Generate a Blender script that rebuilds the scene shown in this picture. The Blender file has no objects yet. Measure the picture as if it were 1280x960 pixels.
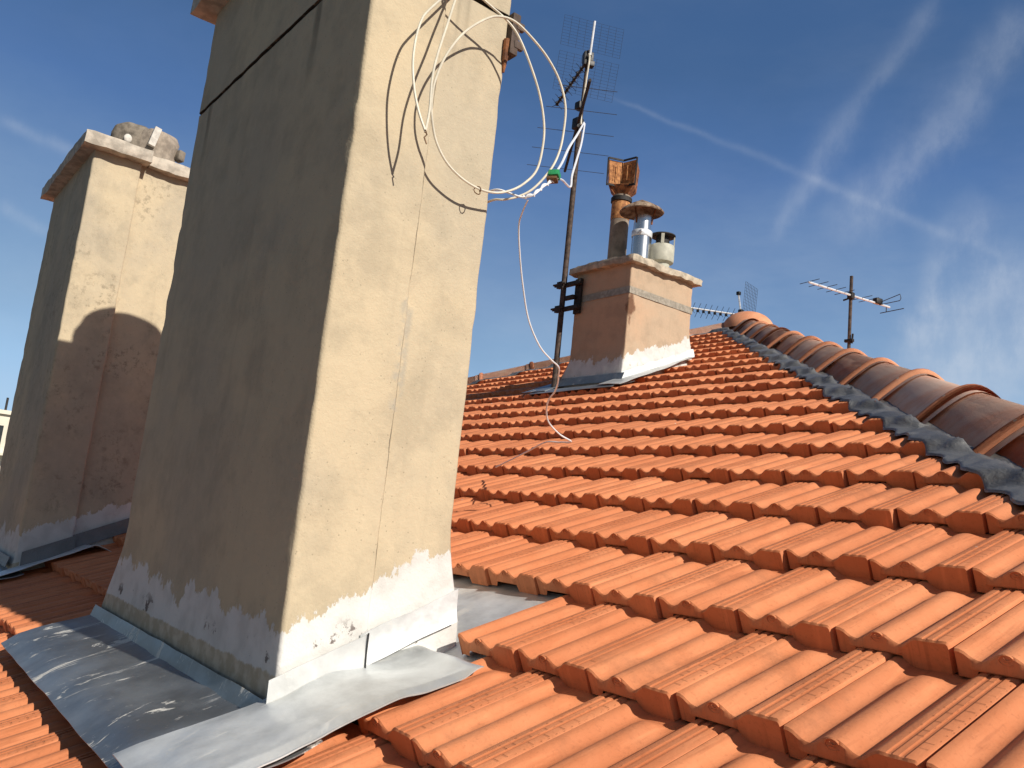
import bpy, bmesh, math, random
import numpy as np
from mathutils import Vector, Matrix, noise

random.seed(7); rng = np.random.default_rng(7)
C = bpy.context.scene.collection
S = math.radians(23.319); TS, CS, SS = math.tan(S), math.cos(S), math.sin(S)
HZ = 0.801                      # eye height above the roof plane, measured straight down
W, G = 0.22, 0.34               # tile width and gauge
V0 = 2.3468; X0 = -2.35394
AX, AY = -6.06, 7.90            # the roof's apex in plan
AZ = AY*TS - HZ
HC = AX + AY                    # hip: x + y = HC
GROUND = -11.0

# ------------------------------------------------------------------ helpers
def link(name, me, mat=None, parent=None):
    o = bpy.data.objects.new(name, me); C.objects.link(o)
    if mat is not None:
        for m in (mat if isinstance(mat, (list, tuple)) else [mat]): me.materials.append(m)
    if parent is not None: o.parent = parent
    return o

def obj(name, bm, mat=None, parent=None, smooth=True, auto=40):
    bmesh.ops.recalc_face_normals(bm, faces=bm.faces)
    if smooth:
        for f in bm.faces: f.smooth = True
        lim = math.radians(auto)
        for e in bm.edges:
            if len(e.link_faces) == 2 and e.calc_face_angle(0) > lim: e.smooth = False
    me = bpy.data.meshes.new(name); bm.to_mesh(me); bm.free()
    return link(name, me, mat, parent)

def empty(name, loc=(0, 0, 0)):
    o = bpy.data.objects.new(name, None); C.objects.link(o); o.location = loc
    o.empty_display_size = .1
    return o

def thing(name, label, cat, group=None):
    o = empty(name); o['label'] = label; o['category'] = cat
    if group: o['group'] = group
    return o

def tag(o, label, cat, group=None):
    o['label'] = label; o['category'] = cat
    if group: o['group'] = group
    return o

def add_box(bm, c, size, rot=None, bev=0.0):
    M = Matrix.Translation(c) @ (rot.to_4x4() if rot is not None else Matrix.Identity(4)) @ Matrix.Diagonal((*size, 1))
    r = bmesh.ops.create_cube(bm, size=1, matrix=M)
    if bev:
        es = list({e for v in r['verts'] for e in v.link_edges})
        bmesh.ops.bevel(bm, geom=es, offset=bev, segments=2, affect='EDGES', profile=.6)

def frame_of(t, up=Vector((0, 0, 1))):
    t = t.normalized()
    a = t.cross(up)
    if a.length < 1e-4: a = t.cross(Vector((1, 0, 0)))
    a.normalize()
    return a, a.cross(t).normalized()

def add_tube(bm, pts, r, n=8, caps=True):
    pts = [Vector(p) for p in pts]
    rs = r if isinstance(r, (list, tuple)) else [r]*len(pts)
    t0 = (pts[1]-pts[0]).normalized(); a, b = frame_of(t0)
    rings = []
    for i, p in enumerate(pts):
        t = (pts[min(i+1, len(pts)-1)] - pts[max(i-1, 0)]).normalized()
        a = (a - t*a.dot(t)).normalized(); b = t.cross(a)
        rings.append([bm.verts.new(p + (a*math.cos(k*2*math.pi/n) + b*math.sin(k*2*math.pi/n))*rs[i]) for k in range(n)])
    for i in range(len(rings)-1):
        for k in range(n):
            bm.faces.new((rings[i][k], rings[i][(k+1) % n], rings[i+1][(k+1) % n], rings[i+1][k]))
    if caps: bm.faces.new(rings[0]); bm.faces.new(rings[-1])

def spline(pts, sub=8):
    P = [Vector(p) for p in pts]; out = []
    for i in range(len(P)-1):
        p0, p1, p2, p3 = P[max(i-1, 0)], P[i], P[i+1], P[min(i+2, len(P)-1)]
        for k in range(sub):
            t = k/sub
            out.append(0.5*((2*p1) + (p2-p0)*t + (2*p0-5*p1+4*p2-p3)*t*t + (3*p1-p0-3*p2+p3)*t**3))
    out.append(P[-1]); return out

def add_lathe(bm, prof, c, n=28, jit=0.0, seed=0, tilt=None, closed=False):
    """prof: list of (radius, z)"""
    rings = []
    for (r, z) in prof:
        ring = []
        for k in range(n):
            a = k*2*math.pi/n
            rr = r*(1 + jit*noise.noise(Vector((math.cos(a)*2+seed, math.sin(a)*2, z*9))))
            v = Vector((rr*math.cos(a), rr*math.sin(a), z))
            if tilt is not None: v = tilt @ v
            ring.append(bm.verts.new(v + Vector(c)))
        rings.append(ring)
    for i in range(len(rings)-1):
        for k in range(n):
            bm.faces.new((rings[i][k], rings[i][(k+1) % n], rings[i+1][(k+1) % n], rings[i+1][k]))
    if closed:
        for k in range(n):
            bm.faces.new((rings[-1][k], rings[-1][(k+1) % n], rings[0][(k+1) % n], rings[0][k]))
    else:
        if prof[0][0] > 1e-5: bm.faces.new(rings[0])
        if prof[-1][0] > 1e-5: bm.faces.new(rings[-1])

def RP(x, v, h=0.0):
    """roof point: x along the eave, v up the slope, h off the slope"""
    h = h - .033
    return (x, v*CS - h*SS, v*SS - HZ + h*CS)

# ------------------------------------------------------------------ materials
class NT:
    def __init__(s, m):
        s.t = m.node_tree; s.n = s.t.nodes; s.l = s.t.links
    def new(s, typ, **k):
        n = s.n.new(typ)
        for a, b in k.items():
            if a.startswith('_'): n.inputs[a[1:].replace('_', ' ')].default_value = b
            else: setattr(n, a, b)
        return n
    def setin(s, n, i, v):
        if hasattr(v, 'is_output') or isinstance(v, bpy.types.NodeSocket): s.l.new(v, n.inputs[i])
        else: n.inputs[i].default_value = v
    def math(s, op, a, b=0.0, c=0.0, clamp=False):
        n = s.n.new('ShaderNodeMath'); n.operation = op; n.use_clamp = clamp
        s.setin(n, 0, a); s.setin(n, 1, b)
        if op in ('MULTIPLY_ADD', 'SMOOTH_MIN', 'COMPARE'): s.setin(n, 2, c)
        return n.outputs[0]
    def smooth(s, v, a, b, to0=0.0, to1=1.0):
        n = s.n.new('ShaderNodeMapRange'); n.interpolation_type = 'SMOOTHSTEP'
        s.setin(n, 0, v); n.inputs[1].default_value = a; n.inputs[2].default_value = b
        n.inputs[3].default_value = to0; n.inputs[4].default_value = to1
        return n.outputs[0]
    def mix(s, f, a, b):
        n = s.n.new('ShaderNodeMix'); n.data_type = 'RGBA'
        s.setin(n, 0, f)
        for i, v in ((6, a), (7, b)):
            if isinstance(v, tuple): n.inputs[i].default_value = (*v, 1) if len(v) == 3 else v
            else: s.l.new(v, n.inputs[i])
        return n.outputs[2]
    def noise(s, vec, scale, detail=4, rough=.55, dist=0.0, out=0):
        n = s.n.new('ShaderNodeTexNoise'); s.l.new(vec, n.inputs['Vector'])
        n.inputs['Scale'].default_value = scale; n.inputs['Detail'].default_value = detail
        n.inputs['Roughness'].default_value = rough; n.inputs['Distortion'].default_value = dist
        return n.outputs[out]
    def mapping(s, vec, scale=(1, 1, 1), rot=(0, 0, 0), loc=(0, 0, 0)):
        n = s.n.new('ShaderNodeMapping'); s.l.new(vec, n.inputs[0])
        n.inputs['Scale'].default_value = scale; n.inputs['Rotation'].default_value = rot; n.inputs['Location'].default_value = loc
        return n.outputs[0]
    def bump(s, h, strength=.3, dist=.01, normal=None):
        n = s.n.new('ShaderNodeBump'); n.inputs['Strength'].default_value = strength; n.inputs['Distance'].default_value = dist
        s.l.new(h, n.inputs['Height'])
        if normal is not None: s.l.new(normal, n.inputs['Normal'])
        return n.outputs[0]

def mat(name):
    m = bpy.data.materials.new(name); m.use_nodes = True
    t = NT(m); b = t.n['Principled BSDF']
    co = t.n.new('ShaderNodeTexCoord').outputs['Object']
    return m, t, b, co

def simple(name, col, rough=.7, metal=0.0, var=.25, scale=25, bump=.15, dark=None):
    m, t, b, co = mat(name)
    n = t.noise(co, scale, 5, .6)
    d = dark if dark else tuple(c*(1-var) for c in col)
    l = tuple(min(1, c*(1+var*.5)) for c in col)
    t.l.new(t.mix(t.smooth(n, .35, .65), d, l), b.inputs['Base Color'])
    b.inputs['Roughness'].default_value = rough; b.inputs['Metallic'].default_value = metal
    if bump: t.l.new(t.bump(t.noise(co, scale*4, 4), bump, .004), b.inputs['Normal'])
    return m

def terracotta(name, base, pale, dark, grey=None, grooves=False):
    m, t, b, co = mat(name)
    att = t.n.new('ShaderNodeAttribute'); att.attribute_name = 'tile_rand'
    r = att.outputs['Fac']
    big = t.noise(co, 1.1, 3); med = t.noise(co, 9, 5, .6); fine = t.noise(co, 120, 4, .65)
    c = t.mix(t.smooth(med, .3, .7), base, pale)
    c = t.mix(t.math('MULTIPLY', t.smooth(big, .35, .7), .35), c, dark)
    c = t.mix(t.math('MULTIPLY', t.smooth(r, .0, 1.0), .38), c, dark)
    c = t.mix(t.math('MULTIPLY', t.smooth(fine, .52, .75), .3), c, tuple(x*.55 for x in dark))
    # long rain streaks down the slope, dust in the fired clay
    st = t.noise(t.mapping(co, (45, 5, 5)), 1.0, 4, .6)
    c = t.mix(t.math('MULTIPLY', t.smooth(st, .52, .72), .28), c, tuple(min(1, x*1.35) for x in pale))
    st2 = t.noise(t.mapping(co, (70, 4, 4), loc=(3, 1, 2)), 1.0, 4, .6)
    c = t.mix(t.math('MULTIPLY', t.smooth(st2, .55, .72), .38), c, tuple(x*.6 for x in dark))
    # sooty dust patches and small pits, with their own outline
    du = t.noise(t.mapping(co, loc=(9, 4, 1)), 4.5, 7, .7)
    c = t.mix(t.math('MULTIPLY', t.smooth(du, .54, .72), .45), c, (dark[0]*.55, dark[1]*.7, dark[2]*.8))
    # lichen / droppings specks
    vo = t.n.new('ShaderNodeTexVoronoi'); t.l.new(co, vo.inputs['Vector']); vo.inputs['Scale'].default_value = 9
    sp = t.math('LESS_THAN', t.math('ADD', vo.outputs['Distance'], t.math('MULTIPLY', fine, .12)), .115)
    sel = t.math('GREATER_THAN', t.noise(co, 3.1, 2), .60)
    c = t.mix(t.math('MULTIPLY', t.math('MULTIPLY', sp, sel), .85), c, (.62, .57, .48))
    if grooves:      # bird droppings on a few tiles
        for (px_, py_, pz_), rr in (((-1.401, 1.263, -.220), .013), ((-1.294, 1.361, -.178), .007), ((-1.354, 1.668, -.045), .010), ((-1.372, 1.655, -.05), .007), ((-1.349, 1.161, -.264), .006), ((-1.33, 1.64, -.055), .006)):
            dv_ = t.n.new('ShaderNodeVectorMath'); dv_.operation = 'DISTANCE'; t.l.new(co, dv_.inputs[0]); dv_.inputs[1].default_value = (px_, py_, pz_)
            dd = t.math('ADD', dv_.outputs['Value'], t.math('MULTIPLY', t.math('SUBTRACT', t.noise(co, 90, 4, .6), .5), .022))
            c = t.mix(t.smooth(dd, rr, rr+.002, .85, 0), c, (.74, .72, .66))
    if grey: c = t.mix(t.math('MULTIPLY', t.smooth(t.noise(co, 5, 6, .65), .35, .65), .75), c, grey)
    t.l.new(c, b.inputs['Base Color'])
    b.inputs['Roughness'].default_value = .74
    b.inputs['Specular IOR Level'].default_value = .35
    h = t.math('ADD', t.math('MULTIPLY', fine, .6), t.math('MULTIPLY', med, .8))
    nrm = t.bump(h, .35, .0035)
    if grooves:
        gr = t.n.new('ShaderNodeAttribute'); gr.attribute_name = 'groove'
        nrm = t.bump(gr.outputs['Fac'], 1.0, .003, nrm)
        ri = t.n.new('ShaderNodeAttribute'); ri.attribute_name = 'ridge'
        sp_ = t.n.new('ShaderNodeSeparateXYZ'); t.l.new(co, sp_.inputs[0])
        ph = t.math('FRACT', t.math('ADD', t.math('MULTIPLY', sp_.outputs[1], 29.0), t.math('MULTIPLY', t.math('ROUND', ri.outputs['Fac']), .47)))
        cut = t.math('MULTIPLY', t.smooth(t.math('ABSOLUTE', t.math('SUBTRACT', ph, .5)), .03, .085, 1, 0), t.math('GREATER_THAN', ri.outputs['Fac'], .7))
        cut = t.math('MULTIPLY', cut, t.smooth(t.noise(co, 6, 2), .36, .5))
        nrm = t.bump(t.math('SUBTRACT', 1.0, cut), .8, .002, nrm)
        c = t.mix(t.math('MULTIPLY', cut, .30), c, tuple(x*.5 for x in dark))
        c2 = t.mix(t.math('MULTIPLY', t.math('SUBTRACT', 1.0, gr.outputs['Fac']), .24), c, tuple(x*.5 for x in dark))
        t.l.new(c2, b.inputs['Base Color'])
    t.l.new(nrm, b.inputs['Normal'])
    return m

def plaster(name, warm, cool, kb, bandh, seed=0.0, brown=(.10, .07, .06), bandfac=1.0, strip=None, rust=False, black_edge=None, seam=None, mildew=0.0, joint=None):
    """render coat with a white sealing coat brushed round the foot; the coat follows the roof slope (kb = h at y=0)"""
    m, t, b, co0 = mat(name)
    co = t.mapping(co0, loc=(seed, seed*1.7, seed*.6))
    sep = t.n.new('ShaderNodeSeparateXYZ'); t.l.new(co0, sep.inputs[0])
    x, y, z = sep.outputs
    big = t.noise(co, 1.6, 5, .6); med = t.noise(co, 7, 6, .62); fine = t.noise(co, 160, 3, .6)
    c = t.mix(t.smooth(big, .38, .62), cool, warm)
    c = t.mix(t.math('MULTIPLY', t.smooth(med, .42, .70), .42), c, tuple(v*.66 for v in cool))
    c = t.mix(t.math('MULTIPLY', t.smooth(t.noise(co, 30, 4, .6), .5, .7), .15), c, tuple(min(1, v*1.2) for v in warm))
    # vertical rain streaks
    st = t.noise(t.mapping(co, (16, 16, .8)), 1.0, 5, .6)
    c = t.mix(t.math('MULTIPLY', t.smooth(st, .54, .74), .20), c, tuple(v*.6 for v in cool))
    # pits
    vo = t.n.new('ShaderNodeTexVoronoi'); t.l.new(co, vo.inputs['Vector']); vo.inputs['Scale'].default_value = 60
    pit = t.math('MULTIPLY', t.math('LESS_THAN', vo.outputs['Distance'], .11), t.math('GREATER_THAN', t.noise(co, 5, 3), .50))
    c = t.mix(t.math('MULTIPLY', pit, .5), c, tuple(v*.5 for v in cool))
    if seam:      # settlement crack down the joint between the two flues
        sw = t.math('ABSOLUTE', t.math('SUBTRACT', t.math('ADD', y, t.math('MULTIPLY', t.math('SUBTRACT', t.noise(t.mapping(co, (1, 1, 1)), 9, 6, .65), .5), .022)), seam))
        sk = t.math('MULTIPLY', t.smooth(sw, .0010, .0032, 1, 0), t.smooth(t.noise(co, 5, 4, .6), .40, .52))
        c = t.mix(t.math('MULTIPLY', sk, .75), c, tuple(v*.28 for v in cool))
        # grey mortar smears along it
        sg = t.math('MULTIPLY', t.smooth(sw, .012, .026, 1, 0), t.smooth(t.noise(co, 4.3, 5, .65), .56, .62))
        c = t.mix(t.math('MULTIPLY', sg, .55), c, (.36, .34, .29))
    if joint:     # open bed joint, its dirt and gap shade painted black, and the drips that have run out of it
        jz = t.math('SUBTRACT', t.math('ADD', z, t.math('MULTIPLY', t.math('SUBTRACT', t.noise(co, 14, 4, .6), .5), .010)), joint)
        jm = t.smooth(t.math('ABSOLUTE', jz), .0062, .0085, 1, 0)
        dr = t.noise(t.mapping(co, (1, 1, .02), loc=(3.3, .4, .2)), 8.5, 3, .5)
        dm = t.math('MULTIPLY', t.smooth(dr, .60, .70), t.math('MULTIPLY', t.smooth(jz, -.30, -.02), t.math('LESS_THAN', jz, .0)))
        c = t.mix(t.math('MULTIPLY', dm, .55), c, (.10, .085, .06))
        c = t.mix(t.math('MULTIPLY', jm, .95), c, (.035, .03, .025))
    if mildew:
        mi = t.math('MULTIPLY', t.smooth(t.noise(co, 26, 6, .75), .50, .66), t.smooth(t.noise(co, 3.0, 4, .6), .42, .62))
        c = t.mix(t.math('MULTIPLY', mi, mildew), c, (.16, .13, .095))
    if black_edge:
        # arris shade painted as a dark line, with remains of black paint
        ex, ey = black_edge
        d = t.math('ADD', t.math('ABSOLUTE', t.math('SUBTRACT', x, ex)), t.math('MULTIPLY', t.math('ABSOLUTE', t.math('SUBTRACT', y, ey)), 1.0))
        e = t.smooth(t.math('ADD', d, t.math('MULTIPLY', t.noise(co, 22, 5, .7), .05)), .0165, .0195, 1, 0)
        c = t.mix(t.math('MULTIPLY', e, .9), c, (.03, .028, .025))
    # white coat
    rel = t.math('SUBTRACT', z, t.math('MULTIPLY_ADD', y, TS, kb))
    edge = t.noise(t.mapping(co, (1.0, 1.0, .45)), 11, 8, .68)
    edge2 = t.noise(co, 2.6, 3)
    edge3 = t.noise(t.mapping(co, (1, 1, .7)), 55, 5, .7)
    edge = t.math('ADD', edge, t.math('MULTIPLY', t.math('SUBTRACT', edge3, .5), .42))
    lim = t.math('ADD', t.math('MULTIPLY', t.math('SUBTRACT', edge, .5), .20), t.math('MULTIPLY', t.math('SUBTRACT', edge2, .5), .16))
    wh = t.smooth(t.math('ADD', rel, lim), bandh-.004, bandh+.004, 1, 0)
    wcol = t.mix(t.smooth(t.noise(co, 13, 5), .4, .7), (.72, .71, .68), (.60, .59, .56))
    c = t.mix(t.math('MULTIPLY', wh, .96*bandfac), c, wcol)
    # flaked patches low in the coat
    fl = t.math('MULTIPLY', t.smooth(t.noise(co, 8, 7, .74), .59, .61), t.smooth(rel, bandh*.55, bandh*.80, 1, 0))
    c = t.mix(t.math('MULTIPLY', fl, .85), c, brown)
    if strip:   # bare mortar fillet under the coat on one face (y below the limit)
        ylim, h0 = strip
        ms = t.math('MULTIPLY', t.math('LESS_THAN', y, ylim), t.smooth(t.math('ADD', rel, t.math('MULTIPLY', t.math('SUBTRACT', edge, .5), .035)), h0-.003, h0+.003, 1, 0))
        c = t.mix(ms, c, t.mix(t.smooth(t.noise(co, 25, 5), .4, .65), (.48, .40, .29), (.62, .54, .42)))
    if rust:
        rx, ry, rz = rust
        d = t.math('ADD', t.math('ADD', t.math('ABSOLUTE', t.math('SUBTRACT', y, ry)), t.math('ABSOLUTE', t.math('SUBTRACT', x, rx))), t.math('MULTIPLY', t.math('ABSOLUTE', t.math('SUBTRACT', z, rz)), .42))
        d = t.math('ADD', d, t.math('MULTIPLY', t.math('SUBTRACT', t.noise(t.mapping(co, (1, 1, .5)), 30, 5, .7), .5), .11))
        k = t.smooth(d, .035, .075, 1, 0)
        c = t.mix(t.math('MULTIPLY', k, .85), c, (.13, .055, .03))
    t.l.new(c, b.inputs['Base Color'])
    b.inputs['Roughness'].default_value = .93; b.inputs['Specular IOR Level'].default_value = .2
    h = t.math('ADD', t.math('MULTIPLY', fine, .5), t.math('MULTIPLY', t.noise(co, 45, 5, .6), 1.0))
    h = t.math('SUBTRACT', h, t.math('MULTIPLY', pit, .6))
    h = t.math('ADD', h, t.math('MULTIPLY', wh, .5))
    t.l.new(t.bump(h, .38, .006), b.inputs['Normal'])
    return m

def zinc(name, base=(.40, .43, .47), streak=.6, rough=.42, metal=.75, dull=0.0, rot=-0.35):
    m, t, b, co = mat(name)
    med = t.noise(co, 5, 6, .65); big = t.noise(co, 1.7, 4); fine = t.noise(co, 60, 4)
    c = t.mix(t.smooth(med, .35, .68), tuple(v*.62 for v in base), base)
    c = t.mix(t.math('MULTIPLY', t.smooth(big, .4, .65), .4), c, tuple(min(1, v*1.35) for v in base))
    st = t.noise(t.mapping(co, (11, 2.6, 7), (0, 0, rot)), 1.0, 8, .72, 1.1)
    k = t.math('MULTIPLY', t.smooth(st, .58, .62), t.smooth(t.noise(co, 2.6, 5), .42, .52))
    k = t.math('MULTIPLY', k, streak)
    c = t.mix(k, c, (.72, .70, .64))
    sp = t.smooth(t.noise(co, 38, 5, .7), .63, .68)
    c = t.mix(t.math('MULTIPLY', sp, .35*streak), c, (.75, .73, .68))
    t.l.new(c, b.inputs['Base Color'])
    t.l.new(t.math('SUBTRACT', metal, t.math('MULTIPLY', k, metal*.85)), b.inputs['Metallic'])
    t.l.new(t.math('ADD', rough, t.math('MULTIPLY', t.math('ADD', med, k), .28)), b.inputs['Roughness'])
    t.l.new(t.bump(t.math('ADD', t.math('MULTIPLY', t.noise(co, 7, 3), 1.6), t.math('MULTIPLY', fine, .12)), .35, .012), b.inputs['Normal'])
    return m

M = {}
M['tile'] = terracotta('terracotta tile', (.68, .238, .098), (.75, .29, .13), (.51, .158, .063), grooves=True)
M['tile_far'] = terracotta('terracotta tile plain', (.66, .235, .10), (.74, .29, .135), (.50, .16, .066))
M['hip'] = terracotta('weathered hip tile', (.70, .35, .22), (.74, .42, .29), (.58, .27, .165), grey=(.72, .54, .43))
M['collar'] = terracotta('hip tile collar', (.70, .29, .15), (.76, .36, .20), (.58, .22, .11))
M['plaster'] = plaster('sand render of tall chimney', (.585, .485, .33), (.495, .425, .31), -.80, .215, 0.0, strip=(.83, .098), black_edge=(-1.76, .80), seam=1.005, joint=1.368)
M['plaster_end'] = plaster('sand render of end chimney', (.59, .49, .335), (.475, .41, .305), -.80, .19, 4.3, bandfac=.9, strip=(.79, .05), mildew=.6)
M['plaster_small'] = plaster('pinkish render of small chimney', (.565, .385, .255), (.51, .385, .27), -.80, .22, 9.1, brown=(.35, .27, .2), rust=(-4.602, 4.585, 1.80))
M['cap'] = simple('rough concrete cap', (.50, .43, .33), .95, 0, .35, 14, .5)
M['cap_end'] = simple('pale concrete cap', (.52, .46, .38), .95, 0, .3, 18, .5)
M['pot'] = simple('lichened pot clay', (.20, .17, .135), .95, 0, .5, 16, .6)
M['pot_cap'] = simple('pale mortar', (.36, .30, .24), .95, 0, .3, 22, .5)
M['white_mortar'] = simple('white mortar', (.66, .62, .56), .95, 0, .2, 30, .3)
M['zinc'] = zinc('weathered zinc apron', base=(.33, .355, .37), streak=1.0, rough=.33, metal=.72)
M['zinc_side'] = zinc('bright zinc flashing', base=(.72, .745, .74), streak=.5, rough=.36, metal=.45, rot=1.2)
M['zinc_white'] = zinc('painted zinc upstand', base=(.60, .61, .60), streak=.9, rough=.5, metal=.35)
M['lead'] = zinc('dark lead strip', base=(.19, .19, .19), streak=.15, rough=.38, metal=.5)
_t = NT(M['lead']); _b = _t.n['Principled BSDF']; _co = _t.n.new('ShaderNodeTexCoord').outputs['Object']
_cr = _t.math('ABSOLUTE', _t.math('SUBTRACT', _t.noise(_co, 16, 4, .55, .8), .5)); _cr2 = _t.math('ABSOLUTE', _t.math('SUBTRACT', _t.noise(_t.mapping(_co, (1, 2.2, 1), (0, 0, .8)), 34, 3, .5, .5), .5))
_t.l.new(_t.bump(_t.math('ADD', _t.math('MULTIPLY', _cr, 1.6), _cr2), .40, .012), _b.inputs['Normal'])
M['rust'] = simple('rusted sheet', (.30, .115, .04), .85, .1, .5, 30, .4, dark=(.10, .04, .02))
M['rust_light'] = simple('orange rusted panel', (.50, .235, .085), .8, .1, .35, 35, .3, dark=(.28, .11, .04))
M['rust_cap'] = simple('rust stained cap', (.32, .24, .17), .85, .1, .5, 24, .4, dark=(.13, .075, .045))
M['fibro'] = simple('fibre cement pipe', (.30, .24, .185), .92, 0, .3, 12, .3)
M['steel'] = simple('stainless flue', (.72, .72, .72), .26, 1.0, .08, 8, .05)
M['cream'] = simple('cream painted vent', (.50, .49, .40), .6, 0, .15, 20, .1)
M['dark'] = simple('dark steel', (.035, .03, .028), .7, .3, .4, 40, .2)
M['mast'] = simple('rusty brown mast', (.085, .058, .045), .75, .2, .5, 30, .3)
M['wire_grid'] = simple('thin antenna wire', (.06, .065, .075), .6, .4, .2, 20, 0)
M['alu'] = simple('aluminium boom', (.80, .83, .86), .4, .15, .15, 20, .05)
M['plastic_black'] = simple('black plastic', (.015, .015, .016), .5, 0, .2, 30, .05)
M['cable'] = simple('ivory coax', (.72, .67, .54), .45, 0, .12, 30, .05)
M['cable_white'] = simple('white wire', (.86, .88, .90), .45, 0, .05, 30, 0)
M['green'] = simple('green amplifier', (.03, .30, .11), .4, 0, .25, 60, .05)
M['copper'] = simple('brown tie', (.18, .10, .05), .6, .3, .3, 40, 0)
M['wall'] = simple('house render', (.55, .45, .33), .95, 0, .15, 3, .2)
M['far_wall'] = simple('far cream wall', (.74, .68, .56), .95, 0, .1, .6, .1)
M['far_dark'] = simple('far window glass', (.03, .035, .04), .2, 0, .2, 2, 0)
M['asphalt'] = simple('pale ground', (.085, .085, .085), .95, 0, .3, .05, .1)
M['deck'] = simple('roof felt', (.06, .035, .025), .95, 0, .3, 8, .2)

# ------------------------------------------------------------------ tile field
U = np.array([0, .012, .05, .085, .115, .145, .175, .205, .235, .265, .295, .325, .36, .40, .435, .465, .495, .525, .555, .575, .60, .63, .66, .69,
              .715, .760, .768, .795, .803, .845, .853, .880, .888, .950, .975, .985])
P_ = np.array([.0165, .0198, .0196, .0165, .0112, .0060, .0032, .0024, .0040, .0082, .0135, .0178, .0203, .0207, .0196, .0162, .0112, .0064, .0034, .0024, .0040, .0088, .0142, .0182,
               .0202, .0204, .0178, .0178, .0204, .0204, .0178, .0178, .0204, .0200, .0172, .012])
isbump = ((U > .25) & (U < .62)).astype(float)
V_ = np.array([0.0, .010, .028, .30, .60, .80, .86, .90, .935, .965, .985, 1.04])
def tile_height(u, f):
    """height off the slope at fraction u across and f up one tile"""
    p = np.interp(u, U, P_)
    isb = ((u > .205) & (u < .576))
    fb = np.interp(f, [0, .82, .88, .93, 2], [1, 1, .75, .08, .08]); fr = np.ones_like(np.asarray(f, float))
    return .038*(1-f) + .0022 + (p-.0022)*np.where(isb, fb, fr)

def surf(x, v):
    """top of the tiles at (x, v)"""
    j = math.floor((V0 - v)/G) + 1 if False else math.ceil((V0 - v)/G - 1e-9)
    f = (v - (V0 - j*G))/G
    off = ((j+1) % 2)*.5
    u = ((x - X0)/W - off) % 1.0
    return float(tile_height(np.array(u), np.array(f)))

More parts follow.
